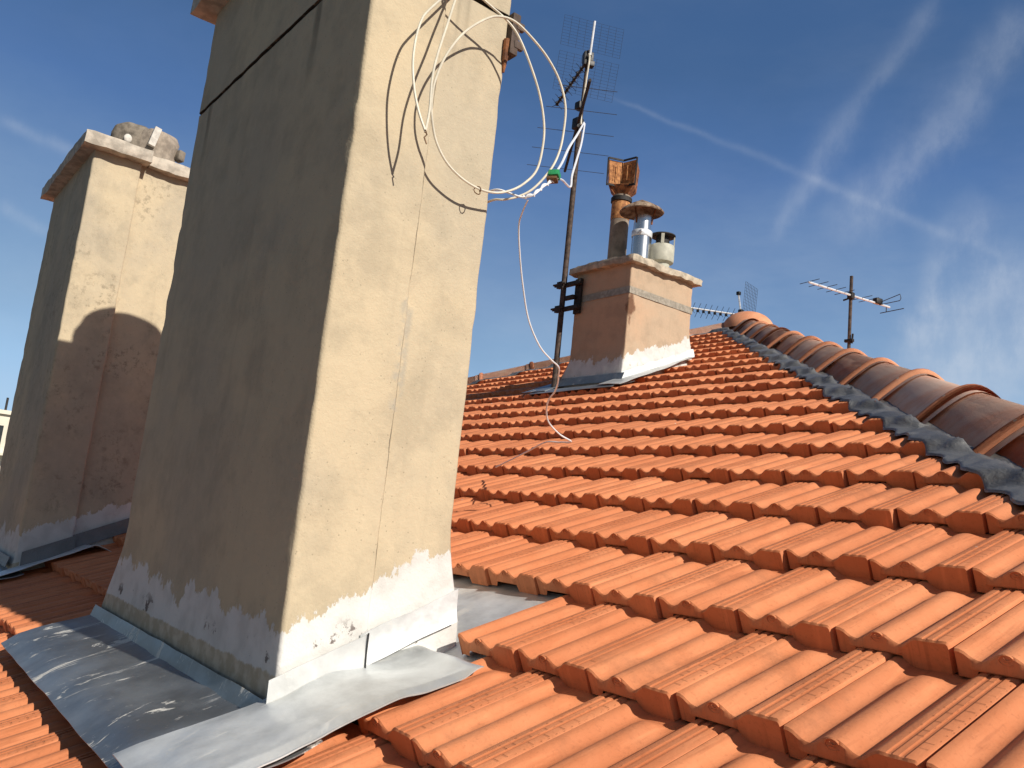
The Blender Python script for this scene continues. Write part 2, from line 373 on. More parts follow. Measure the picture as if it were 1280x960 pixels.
def tile_field(name, rows, xr, keep, clampx, mat, parent, place, lo=False, jit=1.0):
    Uu, Pp, Vv = (U, P_, V_) if not lo else (U[[1, 4, 7, 10, 13, 16, 19, 22, 24, 33, 35]], P_[[1, 4, 7, 10, 13, 16, 19, 22, 24, 33, 35]], np.array([0, .02, .5, .9, .96, 1.04]))
    nu, nv = len(Uu), len(Vv)
    UU, VV = np.meshgrid(Uu, Vv)               # nv x nu
    H = tile_height(UU, VV)
    flat = np.where((Uu > .72) & (Uu < .96), .0198, Pp)
    if not lo:
        H[0] = .038 + flat; H[1] = .038*(1-Vv[1]) + np.minimum(flat, Pp+.001)
    H[0] -= .004                                # softened front edge
    VVm = VV.copy(); VVm[1] = VV[1]
    gro = np.where((UU > .764) & (UU < .799) | (UU > .849) & (UU < .884), 0.0, 1.0); gro[:2] = 1.0
    rid = np.where((UU > .72) & (UU < .765), 1.0, np.where((UU > .80) & (UU < .85), 2.0, np.where((UU > .885) & (UU < .955), 3.0, 0.0))); rid[:3] = 0
    # front face: bottom edge of the butt
    bot = np.where(Uu < .585, np.where(Uu < .16, .006, .0200), .001)
    # grid + bottom row + side walls
    base_v = nv*nu
    nverts = base_v + nu + 2*nv + (0 if lo else 3*nu + 4*17)
    faces = []
    idx = lambda r, c: r*nu + c
    for r in range(nv-1):
        for c in range(nu-1): faces.append((idx(r, c), idx(r, c+1), idx(r+1, c+1), idx(r+1, c)))
    nfr = 0 if lo else 3                         # rows of the moulded lip on the butt
    q0 = base_v + nu + 2*nv
    if lo:
        for c in range(nu-1): faces.append((base_v+c, base_v+c+1, c+1, c))
    else:
        rowsx = [base_v] + [q0 + k*nu for k in range(3)] + [0]
        for a_ in range(4):
            for c in range(nu-1): faces.append((rowsx[a_]+c, rowsx[a_]+c+1, rowsx[a_+1]+c+1, rowsx[a_+1]+c))
    mk = q0 + nfr*nu                             # moulded mark on the butt of the middle roll
    marks = []
    if not lo:
        arcs = [[(.395+.055*math.cos(a_), .040+.0095*math.sin(a_)) for a_ in np.linspace(.5, 5.6, 11)],
                [(.375, .043), (.40, .0395), (.42, .0405), (.44, .045)], [(.37, .037), (.41, .0365)]]
        nm = 0
        for arc in arcs:
            b0 = mk + len(marks)
            for q, (au, ah) in enumerate(arc):
                marks += [(au, ah-.0016, .0), (au, ah-.0008, -.0034), (au, ah+.0008, -.0034), (au, ah+.0016, .0)]
                if q:
                    o_ = b0 + 4*q
                    for e_ in range(3): faces.append((o_-4+e_, o_-3+e_, o_+1+e_, o_+e_))
    marks = np.array(marks) if marks else np.zeros((0, 3))
    L0 = base_v+nu; R0 = L0+nv
    for r in range(nv-1):
        faces.append((idx(r, 0), idx(r+1, 0), L0+r+1, L0+r))
        faces.append((idx(r+1, nu-1), idx(r, nu-1), R0+r, R0+r+1))
    faces = np.array(faces)
    xs, vs, hs, rs, gs, rds = [], [], [], [], [], []
    # brick-like cross cuts on the ridged roll
    for j in rows:
        off = ((j+1) % 2)*.5
        v0 = V0 - j*G
        i0 = int(math.floor((xr[0]-X0)/W)) - 1; i1 = int(math.ceil((xr[1]-X0)/W)) + 1
        for i in range(i0, i1):
            x0 = X0 + (i+off)*W
            if not keep(x0, x0+W, v0, v0+G, j): continue
            dx, dv, dh = rng.normal(0, .0010)*jit, rng.normal(0, .0034)*jit, abs(rng.normal(0, .0014))*jit
            rotz = rng.normal(0, .004)*jit; tl = rng.normal(0, .0018)*jit
            X = np.empty(nverts); Vq = np.empty(nverts); Hh = np.empty(nverts)
            g = UU*W
            X[:base_v] = (x0 + dx + g).ravel(); Vq[:base_v] = (v0 + dv + VVm*G + rotz*g).ravel(); Hh[:base_v] = (H + dh + tl*(UU-.5)*2).ravel()
            X[base_v:base_v+nu] = x0 + dx + Uu*W; Vq[base_v:base_v+nu] = v0 + dv + rotz*Uu*W + .002; Hh[base_v:base_v+nu] = bot + dh
            for st, cc in ((L0, 0), (R0, nu-1)):
                X[st:st+nv] = x0 + dx + Uu[cc]*W; Vq[st:st+nv] = v0 + dv + Vv*G + rotz*Uu[cc]*W
                Hh[st:st+nv] = np.minimum(H[:, cc]-.004, np.interp(Vv, [0, 1.04], [.004, -.02])) + dh
            if not lo:
                led = ((Uu > .14) & (Uu < .57)).astype(float)
                for k_, (hh, out) in enumerate(((.0240, 0), (.0250, .0045), (.0285, .0045))):
                    a_ = q0 + k_*nu
                    X[a_:a_+nu] = x0 + dx + Uu*W; Vq[a_:a_+nu] = v0 + dv + rotz*Uu*W + .0012 - out*led
                    Hh[a_:a_+nu] = np.minimum(np.where(Uu < .585, hh, hh-.004), H[0]-.003) + dh
                X[mk:] = x0 + dx + marks[:, 0]*W; Vq[mk:] = v0 + dv + rotz*marks[:, 0]*W + .0012 + marks[:, 2]
                Hh[mk:] = marks[:, 1] + .0095 + dh
                # the corners of the butt are drawn in, so a dark notch shows at each joint
                fr_ = np.ones(nverts); fr_[:base_v] = np.clip(1-VVm.ravel()/.035, 0, 1); fr_[L0:L0+nv] = np.clip(1-Vv/.035, 0, 1); fr_[R0:R0+nv] = np.clip(1-Vv/.035, 0, 1)
                uu_ = (X-x0-dx)/W; X += W*fr_*(np.clip(.020-uu_, 0, .03)*1.0 - np.clip(uu_-.955, 0, .05)*.55)
            if clampx is not None:
                lo_, hi_ = clampx(Vq); X = np.clip(X, lo_, hi_)
            xs.append(X); vs.append(Vq); hs.append(Hh); rs.append(np.full(nverts, rng.random()))
            gg = np.ones(nverts); gg[:base_v] = gro.ravel(); gs.append(gg)
            g3 = np.zeros(nverts); g3[:base_v] = rid.ravel(); rds.append(g3)
    n = len(xs)
    X = np.concatenate(xs); Vq = np.concatenate(vs); Hh = np.concatenate(hs) - .033
    co = np.stack([X, Vq*CS - Hh*SS, Vq*SS - HZ + Hh*CS], 1)
    co = place(co)
    F = (faces[None] + (np.arange(n)*nverts)[:, None, None]).reshape(-1, 4)
    me = bpy.data.meshes.new(name)
    me.vertices.add(len(co)); me.vertices.foreach_set('co', co.astype(np.float32).ravel())
    me.loops.add(F.size); me.loops.foreach_set('vertex_index', F.astype(np.int32).ravel())
    me.polygons.add(len(F)); me.polygons.foreach_set('loop_start', np.arange(0, F.size, 4, dtype=np.int32))
    me.polygons.foreach_set('loop_total', np.full(len(F), 4, dtype=np.int32))
    nf = len(faces); ntop = (nv-1)*(nu-1)
    sm = np.zeros(nf, bool); sm[:ntop] = True; sm[ntop:ntop+nu-1] = True
    me.polygons.foreach_set('use_smooth', np.tile(sm, n))
    me.update(calc_edges=True)
    a = me.attributes.new('tile_rand', 'FLOAT', 'POINT'); a.data.foreach_set('value', np.concatenate(rs).astype(np.float32))
    a = me.attributes.new('groove', 'FLOAT', 'POINT'); a.data.foreach_set('value', np.concatenate(gs).astype(np.float32))
    a = me.attributes.new('ridge', 'FLOAT', 'POINT'); a.data.foreach_set('value', np.concatenate(rds).astype(np.float32))
    # sharp where the top meets the front and at the grooves
    try:
        me.set_sharp_from_angle(angle=math.radians(38))
    except Exception: pass
    return link(name, me, mat, parent)

house = thing('house', 'house under a pyramid roof of orange interlocking clay tiles with rounded hips', 'house')

def keep_front(xa, xb, va, vb, j):
    xm, vm = (xa+xb)/2, (va+vb)/2
    y0 = va*CS
    if AY - y0 < .55: return False
    if xm - .11 > HC - y0 or xm + .11 < AX - (AY - y0): return False
    def rect(x0, x1, rows_): return (j in rows_) and xm > x0 and xm < x1
    # tall chimney: r3 starts at x=-1.694, r4 at -1.584
    if rect(-3.20, -1.70, (3,)): return False
    if rect(-3.18, -1.60, (4,)): return False
    # end chimney
    if rect(-6.0, -4.90, (3,)) or rect(-6.0, -4.78, (4,)): return False
    # small chimney
    if -5.36 < xm < -4.56 and 4.62 < vm*CS < 5.28: return False
    return True
def clamp_front(Vq):
    y = Vq*CS
    a, b = AX - (AY - y) + .34, HC - y - .34
    return np.minimum(a, AX-.01), np.maximum(b, AX+.01)
tile_field('roof_slope', range(-19, 8), (-16, 3), keep_front, clamp_front, M['tile'], house, lambda c: c)
# the other three slopes, turned about the apex
def keep_side(xa, xb, va, vb, j):
    xm = (xa+xb)/2; y0 = va*CS
    if AY - y0 < .55: return False
    return not (xm - .11 > HC - y0 or xm + .11 < AX - (AY - y0))
for k in (1, 2, 3):
    a = k*math.pi/2; ca, sa = math.cos(a), math.sin(a)
    def place(co, ca=ca, sa=sa):
        d = co - np.array([AX, AY, 0]); return np.stack([d[:, 0]*ca - d[:, 1]*sa + AX, d[:, 0]*sa + d[:, 1]*ca + AY, d[:, 2]], 1)
    tile_field('roof_slope', range(-19, 8), (-16, 3), keep_side, clamp_front, M['tile_far'], house, place, lo=True)
# felt deck just under the tiles, walls
bm = bmesh.new()
yE = (V0 - 7.0*G)*CS; hw = AY - yE; zE = yE*TS - HZ
def ring(r, z): return [bm.verts.new((AX+sx*r, AY+sy*r, z)) for sx, sy in ((-1, -1), (1, -1), (1, 1), (-1, 1))]
top = bm.verts.new((AX, AY, AZ-.055)); e1 = ring(hw, zE-.055)
for i in range(4): bm.faces.new((e1[i], e1[(i+1) % 4], top))
e2 = ring(hw-.02, zE-.18)
for i in range(4): bm.faces.new((e1[i], e1[(i+1) % 4], e2[(i+1) % 4], e2[i]))
bm.faces.new(e2)
obj('roof_deck', bm, M['deck'], house, smooth=False)
bm = bmesh.new()
add_box(bm, (AX, AY, (GROUND + zE-.185)/2), (2*hw-.9, 2*hw-.9, zE-.185-GROUND))
obj('wall', bm, M['wall'], house, smooth=False)

# ------------------------------------------------------------------ hips
KH = TS/math.sqrt(2)
def hip_tile_mesh(L, r0, r1, zc0, zc1, dn=.155, n=18):
    """half round-topped tile along +X (downhill), r = half width; local z=0 on the hip line"""
    bm = bmesh.new(); rows = []
    m = 10
    for a in range(m+1):
        t = a/m; x = t*L; r = r0+(r1-r0)*t; zc = zc0+(zc1-zc0)*t
        row = []
        for k in range(n+1):
            s = -1+2*k/n
            # flat flanks with a rounded crown
            w = abs(s)
            z = zc - (.165)*(math.sqrt(w*w+.20) - math.sqrt(.20))/(math.sqrt(1.20)-math.sqrt(.20))
            wob = .003*noise.noise(Vector((x*5, s*3, L*7)))
            row.append(bm.verts.new((x, s*r, z+wob)))
        rows.append(row)
    for a in range(m):
        for k in range(n): bm.faces.new((rows[a][k], rows[a][k+1], rows[a+1][k+1], rows[a+1][k]))
    r = bmesh.ops.solidify(bm, geom=list(bm.faces), thickness=.016)
    return bm
def to_mesh(name, bm, mat, auto=45):
    bmesh.ops.recalc_face_normals(bm, faces=bm.faces)
    for f in bm.faces: f.smooth = True
    for e in bm.edges:
        if len(e.link_faces) == 2 and e.calc_face_angle(0) > math.radians(auto): e.smooth = False
    me = bpy.data.meshes.new(name); bm.to_mesh(me); bm.free(); me.materials.append(mat)
    return me
SP = .585/math.cos(math.atan(KH))
hip_me = to_mesh('hip_tile', hip_tile_mesh(SP+.05, .180, .208, .066, .072), M['hip'])
def collar_mesh():
    bm = bmesh.new(); rows = []; n = 22
    prof = [(0, 0), (.004, .009), (.013, .0155), (.026, .017), (.040, .0145), (.048, .008), (.051, -.004)]
    for (x, hgt) in prof:
        row = []
        for k in range(n+1):
            s = -1+2*k/n; w = abs(s)
            z = .074 - .168*(math.sqrt(w*w+.20) - math.sqrt(.20))/(math.sqrt(1.20)-math.sqrt(.20))
            g = .168*(w/math.sqrt(w*w+.20))/(math.sqrt(1.20)-math.sqrt(.20))/.205
            nl = math.hypot(g, 1)
            row.append(bm.verts.new((x, s*.209 + (1 if s > 0 else -1)*hgt*g/nl, z + hgt/nl)))
        rows.append(row)
    for a in range(len(rows)-1):
        for k in range(n): bm.faces.new((rows[a][k], rows[a][k+1], rows[a+1][k+1], rows[a+1][k]))
    bmesh.ops.solidify(bm, geom=list(bm.faces), thickness=.012)
    return bm
collar_me = to_mesh('collar', collar_mesh(), M['collar'])
first = None
for q, (sx, sy) in enumerate(((1, -1), (-1, -1), (1, 1), (-1, 1))):
    az = math.atan2(sy, sx); inc = math.atan(KH)
    Rm = Matrix.Rotation(az, 4, 'Z') @ Matrix.Rotation(inc, 4, 'Y')
    n_t = 19
    for k in range(n_t):
        dplan = (3.59 - 6*.585 + k*.585) if k else .08
        d = dplan/math.cos(inc)
        if dplan/math.sqrt(2) > hw - .4: break
        p = Vector((AX, AY, AZ)) + Rm.to_3x3() @ Vector((d, 0, 0))
        o = bpy.data.objects.new('hip_tile', hip_me); C.objects.link(o); o.parent = house
        o.matrix_local = Matrix.Translation(p) @ Rm @ Matrix.Rotation(random.gauss(0, .006), 4, 'Z') @ Matrix.Rotation(random.gauss(0, .02), 4, 'X')
        c = bpy.data.objects.new('collar', collar_me); C.objects.link(c); c.parent = o
        c.location = (SP-.045, 0, random.uniform(-.002, .004)); c.rotation_euler = (0, 0, random.gauss(0, .02))
# apex cap: a rounded hood closing the four hips
bm = bmesh.new()
N1, N2 = 28, 10; rows = []
for a in range(N2+1):
    ph = a/N2*math.pi/2
    rows.append([bm.verts.new((.30*math.sin(ph)**.9*math.cos(k*2*math.pi/N1), .30*math.sin(ph)**.9*math.sin(k*2*math.pi/N1), .235*math.cos(ph))) for k in range(N1)])
for a in range(N2):
    for k in range(N1): bm.faces.new((rows[a][k], rows[a][(k+1) % N1], rows[a+1][(k+1) % N1], rows[a+1][k]))
bmesh.ops.remove_doubles(bm, verts=bm.verts, dist=.001)
o = obj('hip_end_cap', bm, M['collar'], house, auto=60); o.location = (AX+.04, AY+.02, AZ-.10)

# lead strips dressed over the tiles beside the two front hips
def hip_strip(sign):
    bm = bmesh.new(); Ls = 10.6; nl, nw = 1060, 24
    Hg = np.zeros((nl+1, nw+1)); XY = np.zeros((nl+1, nw+1, 2)); Wd = np.zeros((nl+1, nw+1))
    for a in range(nl+1):
        d = .25 + Ls*a/nl                       # plan distance along the hip
        hx, hy = AX + sign*d/math.sqrt(2), AY - d/math.sqrt(2)
        wid = .325 + .020*noise.noise(Vector((d*2.2, 3*sign, 0))) + .010*math.sin(d*2*math.pi/.155) + .008*noise.noise(Vector((d*13, 1, 2)))
        for k in range(nw+1):
            w = .10 + (wid-.10)*k/nw
            x, y = hx - sign*w/math.sqrt(2), hy - w/math.sqrt(2); v = y/CS
            XY[a, k] = x, v; Wd[a, k] = w
            Hg[a, k] = max(surf(x+ex, v+ev) for ex, ev in ((0, 0), (.02, 0), (-.02, 0), (0, .03), (0, -.03), (0, -.055)))
    low = np.clip((Wd-.185)/.055, 0, 1); low = low*low*(3-2*low)
    Hg = .012*(1-low) + Hg*low
    for _ in range(5):
        P2 = np.pad(Hg, 1, mode='edge'); Hg = (P2[:-2, 1:-1]+P2[2:, 1:-1]+P2[1:-1, :-2]+P2[1:-1, 2:]+2*P2[1:-1, 1:-1])/6
    Hm = np.array([[surf(*XY[a, k]) + .006 for k in range(nw+1)] for a in range(nl+1)])
    Hg = np.where(Wd > .215, np.maximum(Hg+.007, Hm), Hg+.004)
    rows = []
    for a in range(nl+1):
        row = []
        for k in range(nw+1):
            x, v = XY[a, k]
            wr = .003*abs(noise.noise(Vector((x*24, v*24, 0)))) + .004*noise.noise(Vector((x*10, v*12, 4)))
            row.append(bm.verts.new(RP(x, v, Hg[a, k] + max(0, wr) + .002)))
        rows.append(row)
    for a in range(nl):
        for k in range(nw): bm.faces.new((rows[a][k], rows[a][k+1], rows[a+1][k+1], rows[a+1][k]))
    for a in range(nl+1):                       # folded outer edge
        x, v = XY[a, -1]; e_ = XY[a, -1]-XY[a, -2]; e_ = e_/np.linalg.norm(e_)*.004
        row = bm.verts.new(RP(x+e_[0], v+e_[1], Hg[a, -1]-.004)); rows[a].append(row)
    for a in range(nl): bm.faces.new((rows[a][nw], rows[a][nw+1], rows[a+1][nw+1], rows[a+1][nw]))
    return obj('hip_flashing', bm, M['lead'], house, auto=70)
hip_strip(1); hip_strip(-1)

# ------------------------------------------------------------------ chimneys
def chimney_body(name, poly, z0, z1, mat, parent, flare, base_fn, groove=None, step=.028, rough=.0022, seed=0, chip=.0045, flare_top=None):
    """poly: plan corners CCW. flare(side normal, height over roof) -> outward offset. Rounded, slightly worn corners."""
    pts = []
    n = len(poly); rad = .010
    P = [Vector((*p, 0)) for p in poly]
    for i in range(n):
        p0, p1, p2 = P[i-1], P[i], P[(i+1) % n]
        d0, d1 = (p1-p0).normalized(), (p2-p1).normalized()
        nrm0, nrm1 = Vector((d0.y, -d0.x, 0)), Vector((d1.y, -d1.x, 0))
        convex = d0.cross(d1).z > 0
        if convex:
            c = p1 - d0*rad + d1*rad
            for k in range(4):
                t = k/3; nn = (nrm0*(1-t)+nrm1*t).normalized()
                pts.append((c + nn*rad, nn, True))
        else:
            pts.append((p1, (nrm0+nrm1).normalized(), False))
        a, b2 = p1 + d1*rad, p2 - d1*rad
        L = (b2-a).length; m = max(1, int(L/step))
        for k in range(1, m): pts.append((a + (b2-a)*(k/m), nrm1, False))
    zs = list(np.arange(z0, z1, step)) + [z1]
    if groove:
        zs = [z for z in zs if abs(z-groove) > .016] + [groove-.010, groove-.006, groove-.0055, groove+.0055, groove+.006, groove+.010]
        zs.sort()
    xmn, xmx = min(q[0] for q in poly), max(q[0] for q in poly); ymn, ymx = min(q[1] for q in poly), flare_top or max(q[1] for q in poly)
    bm = bmesh.new(); rings = []
    for z in zs:
        ring = []
        for (p, nn, corner) in pts:
            hb = z - base_fn(p)
            off = 0
            q = Vector((p.x, p.y, z))
            tx = (p.x-xmn)/(xmx-xmn); ty = (p.y-ymn)/(ymx-ymn)
            q.x += max(0, tx*2-1)*flare('x+', hb) - max(0, 1-tx*2)*flare('x-', hb)
            q.y += min(1, max(0, ty*2-1))*flare('y+', hb) - max(0, 1-ty*2)*flare('y-', hb)
            r = rough*(noise.noise(q*14 + Vector((seed, 0, 0))) + 0.4*noise.noise(q*3.1 + Vector((0, seed, 0))))
            if corner: r -= chip*max(0, noise.noise(q*17 + Vector((seed, 5, 0)))*1.4 - .1)
            if groove:
                if abs(z-groove) < .0058: r -= .026
                elif z > groove: r += .0015
            ring.append(bm.verts.new(q + nn*r))
        rings.append(ring)
    m = len(pts)
    for a in range(len(rings)-1):
        for k in range(m): bm.faces.new((rings[a][k], rings[a][(k+1) % m], rings[a+1][(k+1) % m], rings[a+1][k]))
    bm.faces.new(rings[0]); bm.faces.new(rings[-1])
    return obj(name, bm, mat, parent, auto=55)

def slab(name, x0, x1, y0, y1, z0, z1, mat, parent, seed=0, amp=.007, step=.035, tilt=0.0):
    bm = bmesh.new()
    nx, ny, nz = max(2, int((x1-x0)/step)), max(2, int((y1-y0)/step)), max(2, int((z1-z0)/step)+1)
    bmesh.ops.create_cube(bm, size=1)
    bm.free(); bm = bmesh.new()
    grid = {}
    def V(i, j, k):
        key = (i, j, k)
        if key not in grid:
            p = Vector((x0+(x1-x0)*i/nx, y0+(y1-y0)*j/ny, z0+(z1-z0)*k/nz))
            c = Vector(((x0+x1)/2, (y0+y1)/2, (z0+z1)/2))
            edge = (i in (0, nx)) + (j in (0, ny)) + (k in (0, nz))
            q = p + noise.noise_vector(p*16 + Vector((seed, 0, 0)))*amp + noise.noise_vector(p*4 + Vector((0, seed, 0)))*amp*1.1
            if edge >= 2: q += (c-p).normalized()*.007
            q.z += tilt*(p.y-c.y)
            grid[key] = bm.verts.new(q)
        return grid[key]
    for i in range(nx):
        for j in range(ny):
            for k in (0, nz): bm.faces.new((V(i, j, k), V(i+1, j, k), V(i+1, j+1, k), V(i, j+1, k)))
    for i in range(nx):
        for k in range(nz):
            for j in (0, ny): bm.faces.new((V(i, j, k), V(i+1, j, k), V(i+1, j, k+1), V(i, j, k+1)))
    for j in range(ny):
        for k in range(nz):
            for i in (0, nx): bm.faces.new((V(i, j, k), V(i, j+1, k), V(i, j+1, k+1), V(i, j, k+1)))
    return obj(name, bm, mat, parent, auto=50)

def roofz(p): return p.y*TS - HZ

def sheet(name, fn, nu, nv, mat, parent, thick=.0025):
    bm = bmesh.new()
    g = [[bm.verts.new(fn(a/nu, b/nv)) for a in range(nu+1)] for b in range(nv+1)]
    for b in range(nv):
        for a in range(nu): bm.faces.new((g[b][a], g[b][a+1], g[b+1][a+1], g[b+1][a]))
    bmesh.ops.recalc_face_normals(bm, faces=bm.faces)
    bmesh.ops.solidify(bm, geom=list(bm.faces), thickness=thick)
    return obj(name, bm, mat, parent, auto=60)

def sm(t): t = max(0, min(1, t)); return t*t*(3-2*t)

def fnoise(x, y, z=0): return noise.noise(Vector((x, y, z)))

# --- tall chimney
big = thing('tall_chimney', 'tall sand-coloured chimney nearest the camera, white brushed foot and cable coil', 'chimney')
XB, XL, YF, YB = -1.76, -3.10, .80, 1.212
def flare_big(side, h):
    h = max(h, -.1)
    if side == 'x-': return .16*sm((.34-h)/.34)**1.3
    if side == 'y+': return .05*sm((.28-h)/.28)
    if side == 'x+': return .006*sm((.2-h)/.2)
    return 0
chimney_body('body', [(XL, YF), (XB, YF), (XB, 1.003), (XB-.009, 1.008), (XB-.009, YB), (-2.35, YB), (-2.35, 1.47), (XL, 1.47)], -.60, 1.78, M['plaster'], big,  # rear step added out of view, to widen the shadow on the end chimney
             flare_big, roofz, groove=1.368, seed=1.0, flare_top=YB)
slab('cap', XL-.075, XB+.075, YF-.075, YB+.075, 1.772, 1.845, M['cap_end'], big, 2)
slab('cap', XL-.075, -2.28, YB+.078, 1.545, 1.774, 1.842, M['cap_end'], big, 3)  # cap over the added, unseen rear step
for px, py, r, hgt in ((-2.93, 1.245, .245, .30), (-2.30, 1.03, .15, .20)):
    bm = bmesh.new(); add_lathe(bm, [(r*.9, 0), (r*.95, hgt*.3), (r*1.0, hgt*.7), (r*.93, hgt*.85), (r*.75, hgt*.95), (r*.5, hgt)], (px, py, 1.84), 26, .06, px)
    obj('chimney_pot', bm, M['pot'], big)
# iron bracket at the back edge, with its rust
bm = bmesh.new()
add_box(bm, (-1.768, 1.222, 1.318), (.040, .026, .120), None, .003)
add_box(bm, (-1.752, 1.236, 1.290), (.012, .030, .022), None, .002); add_box(bm, (-1.752, 1.236, 1.345), (.012, .026, .022), None, .002)
obj('bracket', bm, M['mast'], big)
bm = bmesh.new()
add_tube(bm, [(-1.764, 1.207, 1.30), (-1.765, 1.208, 1.245), (-1.766, 1.208, 1.205)], [.010, .008, .003], 8)
obj('rust_streak', bm, M['rust'], big)
# little hook above the arris
bm = bmesh.new(); add_tube(bm, spline([(-1.775, 1.001, 1.33), (-1.74, 1.001, 1.33), (-1.705, 1.001, 1.322), (-1.69, 1.001, 1.345)], 4), .004, 6)
obj('hook', bm, M['dark'], big)

# zinc apron below the front face
def apron_fn(x0, x1, y0, y1, hn, amp=1.0, drop=1.0):
    def f(a, b):
        x = x0 + (x1-x0)*a; y = y0 + (y1-y0)*b
        ed = 1-abs(2*b-1)
        x2 = x + .006*fnoise(y*9, x*2, 1)*(1 if a in (0, 1) else .3)
        y2 = y + (.004*fnoise(x*5, 2, 3) if b == 0 else 0)
        h = hn - .022*sm((b-.25)/.7)*drop + amp*(.006*fnoise(x*2.6, y*4, 5) + .003*fnoise(x*9, y*9, 6)) - .010*sm(1-b*5)
        return RP(x2, y2/CS, h)
    return f
sheet('zinc_apron', apron_fn(-3.27, -1.52, .535, .815, .077), 70, 20, M['zinc'], big)
# dull upstand on the front foot
def up_front(a, b):
    x = -3.262 + (XB+.004+3.262)*a
    return (x, YF-.014 - .003*fnoise(x*6, b, 2) - .012*(1-b), roofz(Vector((0, YF, 0))) + .012 + .040*b + .003*fnoise(x*7, 3, 1))
sheet('front_upstand', up_front, 50, 4, M['zinc'], big, .002)
# side flashing on the lit face
def side_fn(a, b):
    y = .545 + (1.44-.545)*b
    xo = -1.505 + .016*fnoise(y*5, 1, 1) + .035*sm((.66-y)/.12) - .19*sm((y-1.155)/.05)
    xi = XB - .02 - .22*max(0, .80-y)
    x = xi + (xo - xi)*a
    h = .088 - .008*sm((y-.62)/.25) - .040*sm((y-.92)/.20) - .056*sm((y-1.15)/.06)
    h += .012*(1-sm(a/.2))*sm((y-.8)/.1)*sm((1.2-y)/.1)
    h += .006*fnoise(x*9, y*7, 2) + .003*fnoise(x*22, y*18, 4)
    if a > .93: h -= .008*sm((1.15-y)/.05)
    return RP(x, y/CS, h)
sheet('side_flashing', side_fn, 26, 90, M['zinc_side'], big)
def back_fn(a, b):
    x = -3.25 + (1.85)*a; y = 1.20 + .36*b
    return RP(x, y/CS, -.002 + .05*sm((.10-b)/.10)*0 + .004*fnoise(x*5, y*5, 1) + .03*sm((b-.75)/.25)*0)
sheet('back_gutter', back_fn, 40, 12, M['zinc_side'], big)
# painted upstand on the lit face in two laps
def up_side(y0, y1, hb, ht, dx):
    def f(a, b):
        y = y0 + (y1-y0)*a
        return (XB + dx + .003*fnoise(y*9, b*2, 1) + .010*(1-b)**2, y, roofz(Vector((0, y, 0))) + hb + (ht-hb)*b + .004*fnoise(y*11, b, 3))
    return f
sheet('side_upstand', up_side(YF-.020, 1.00, .030, .105, .014), 20, 4, M['zinc_white'], big)
bm = bmesh.new(); z_ = roofz(Vector((0, .999, 0)))
add_tube(bm, [(XB+.0205, .9985, z_+.108), (XB+.0225, .9975, z_+.062), (XB+.030, .9955, z_+.030)], .0018, 6)
obj('seam', bm, M['plastic_black'], big)
sheet('side_upstand', up_side(.985, 1.238, .034, .108, .006), 20, 4, M['zinc_side'], big)

# --- end chimney
endc = thing('end_chimney', 'sand chimney at the far left with two stubby grey pots, half in shadow', 'chimney')
def flare_end(side, h):
    if side == 'x-': return .09*sm((.30-h)/.30)
    if side == 'y+': return .04*sm((.28-h)/.28)
    return .012*sm((.14-h)/.14)
chimney_body('body', [(-6.00, .768), (-4.890, .768), (-4.890, 1.012), (-4.928, 1.016), (-4.928, 1.30), (-6.00, 1.30)], -.62, 1.772, M['plaster_end'], endc, flare_end, roofz, seed=5.0, rough=.003)
slab('cap', -6.10, -4.815, .70, 1.045, 1.768, 1.838, M['cap_end'], endc, 4)
slab('cap', -6.10, -4.868, 1.048, 1.365, 1.766, 1.832, M['cap_end'], endc, 6)
bm = bmesh.new()
add_lathe(bm, [(.130, 0), (.126, .10), (.120, .19), (.114, .24), (.09, .262), (.0, .266)], (-5.26, 1.02, 1.835), 26, .16, 2.1)
for v in bm.verts: v.co += noise.noise_vector(v.co*11)*.014
p1 = obj('chimney_pot', bm, M['pot'], endc)
bm = bmesh.new()
for q, r in (((-5.150, .965, 1.985), .024), ((-5.138, .975, 1.900), .022)):
    bmesh.ops.create_icosphere(bm, subdivisions=2, radius=r, matrix=Matrix.Translation(q) @ Matrix.Diagonal((.5, 1, 1.2, 1)))
obj('mortar_patch', bm, M['white_mortar'], p1)
bm = bmesh.new()
add_lathe(bm, [(.112, 0), (.106, .08), (.100, .12), (.108, .16), (.110, .20), (.096, .235), (.05, .255), (.0, .26)], (-5.16, 1.135, 1.83), 26, .14, 6.1)
for v in bm.verts: v.co += noise.noise_vector(v.co*11)*.012
p2 = obj('chimney_pot', bm, M['pot_cap'], endc)
bm = bmesh.new()
add_box(bm, (-5.115, 1.250, 1.965), (.06, .045, .065), Matrix.Rotation(.4, 3, 'Z'), .012)
for v in bm.verts: v.co += noise.noise_vector(v.co*20)*.006
obj('lug', bm, M['pot'], p2)
bm = bmesh.new(); add_box(bm, (-5.055, 1.085, 2.01), (.03, .04, .12), Matrix.Rotation(-.2, 3, 'X'), .006)
obj('lug', bm, M['white_mortar'], p2)
sheet('zinc_apron', apron_fn(-6.12, -4.62, .55, .785, .074), 44, 14, M['zinc'], endc)
def end_side(a, b):
    y = .57 + (1.46-.57)*b; x = -4.90 + (.26 + .02*fnoise(y*5, 4, 1) + .02*sm((y-1.1)/.1))*a
    k = sm((y-1.08)/.10); h = (.055+.020*a)*(1-k) - .004*k + .006*fnoise(x*8, y*7, 9)
    return RP(x, y/CS, h)
sheet('side_flashing', end_side, 16, 50, M['zinc_side'], endc)
sheet('back_gutter', lambda a, b: RP(-6.1+1.45*a, (1.28+.28*b)/CS, -.002), 20, 6, M['zinc_side'], endc)
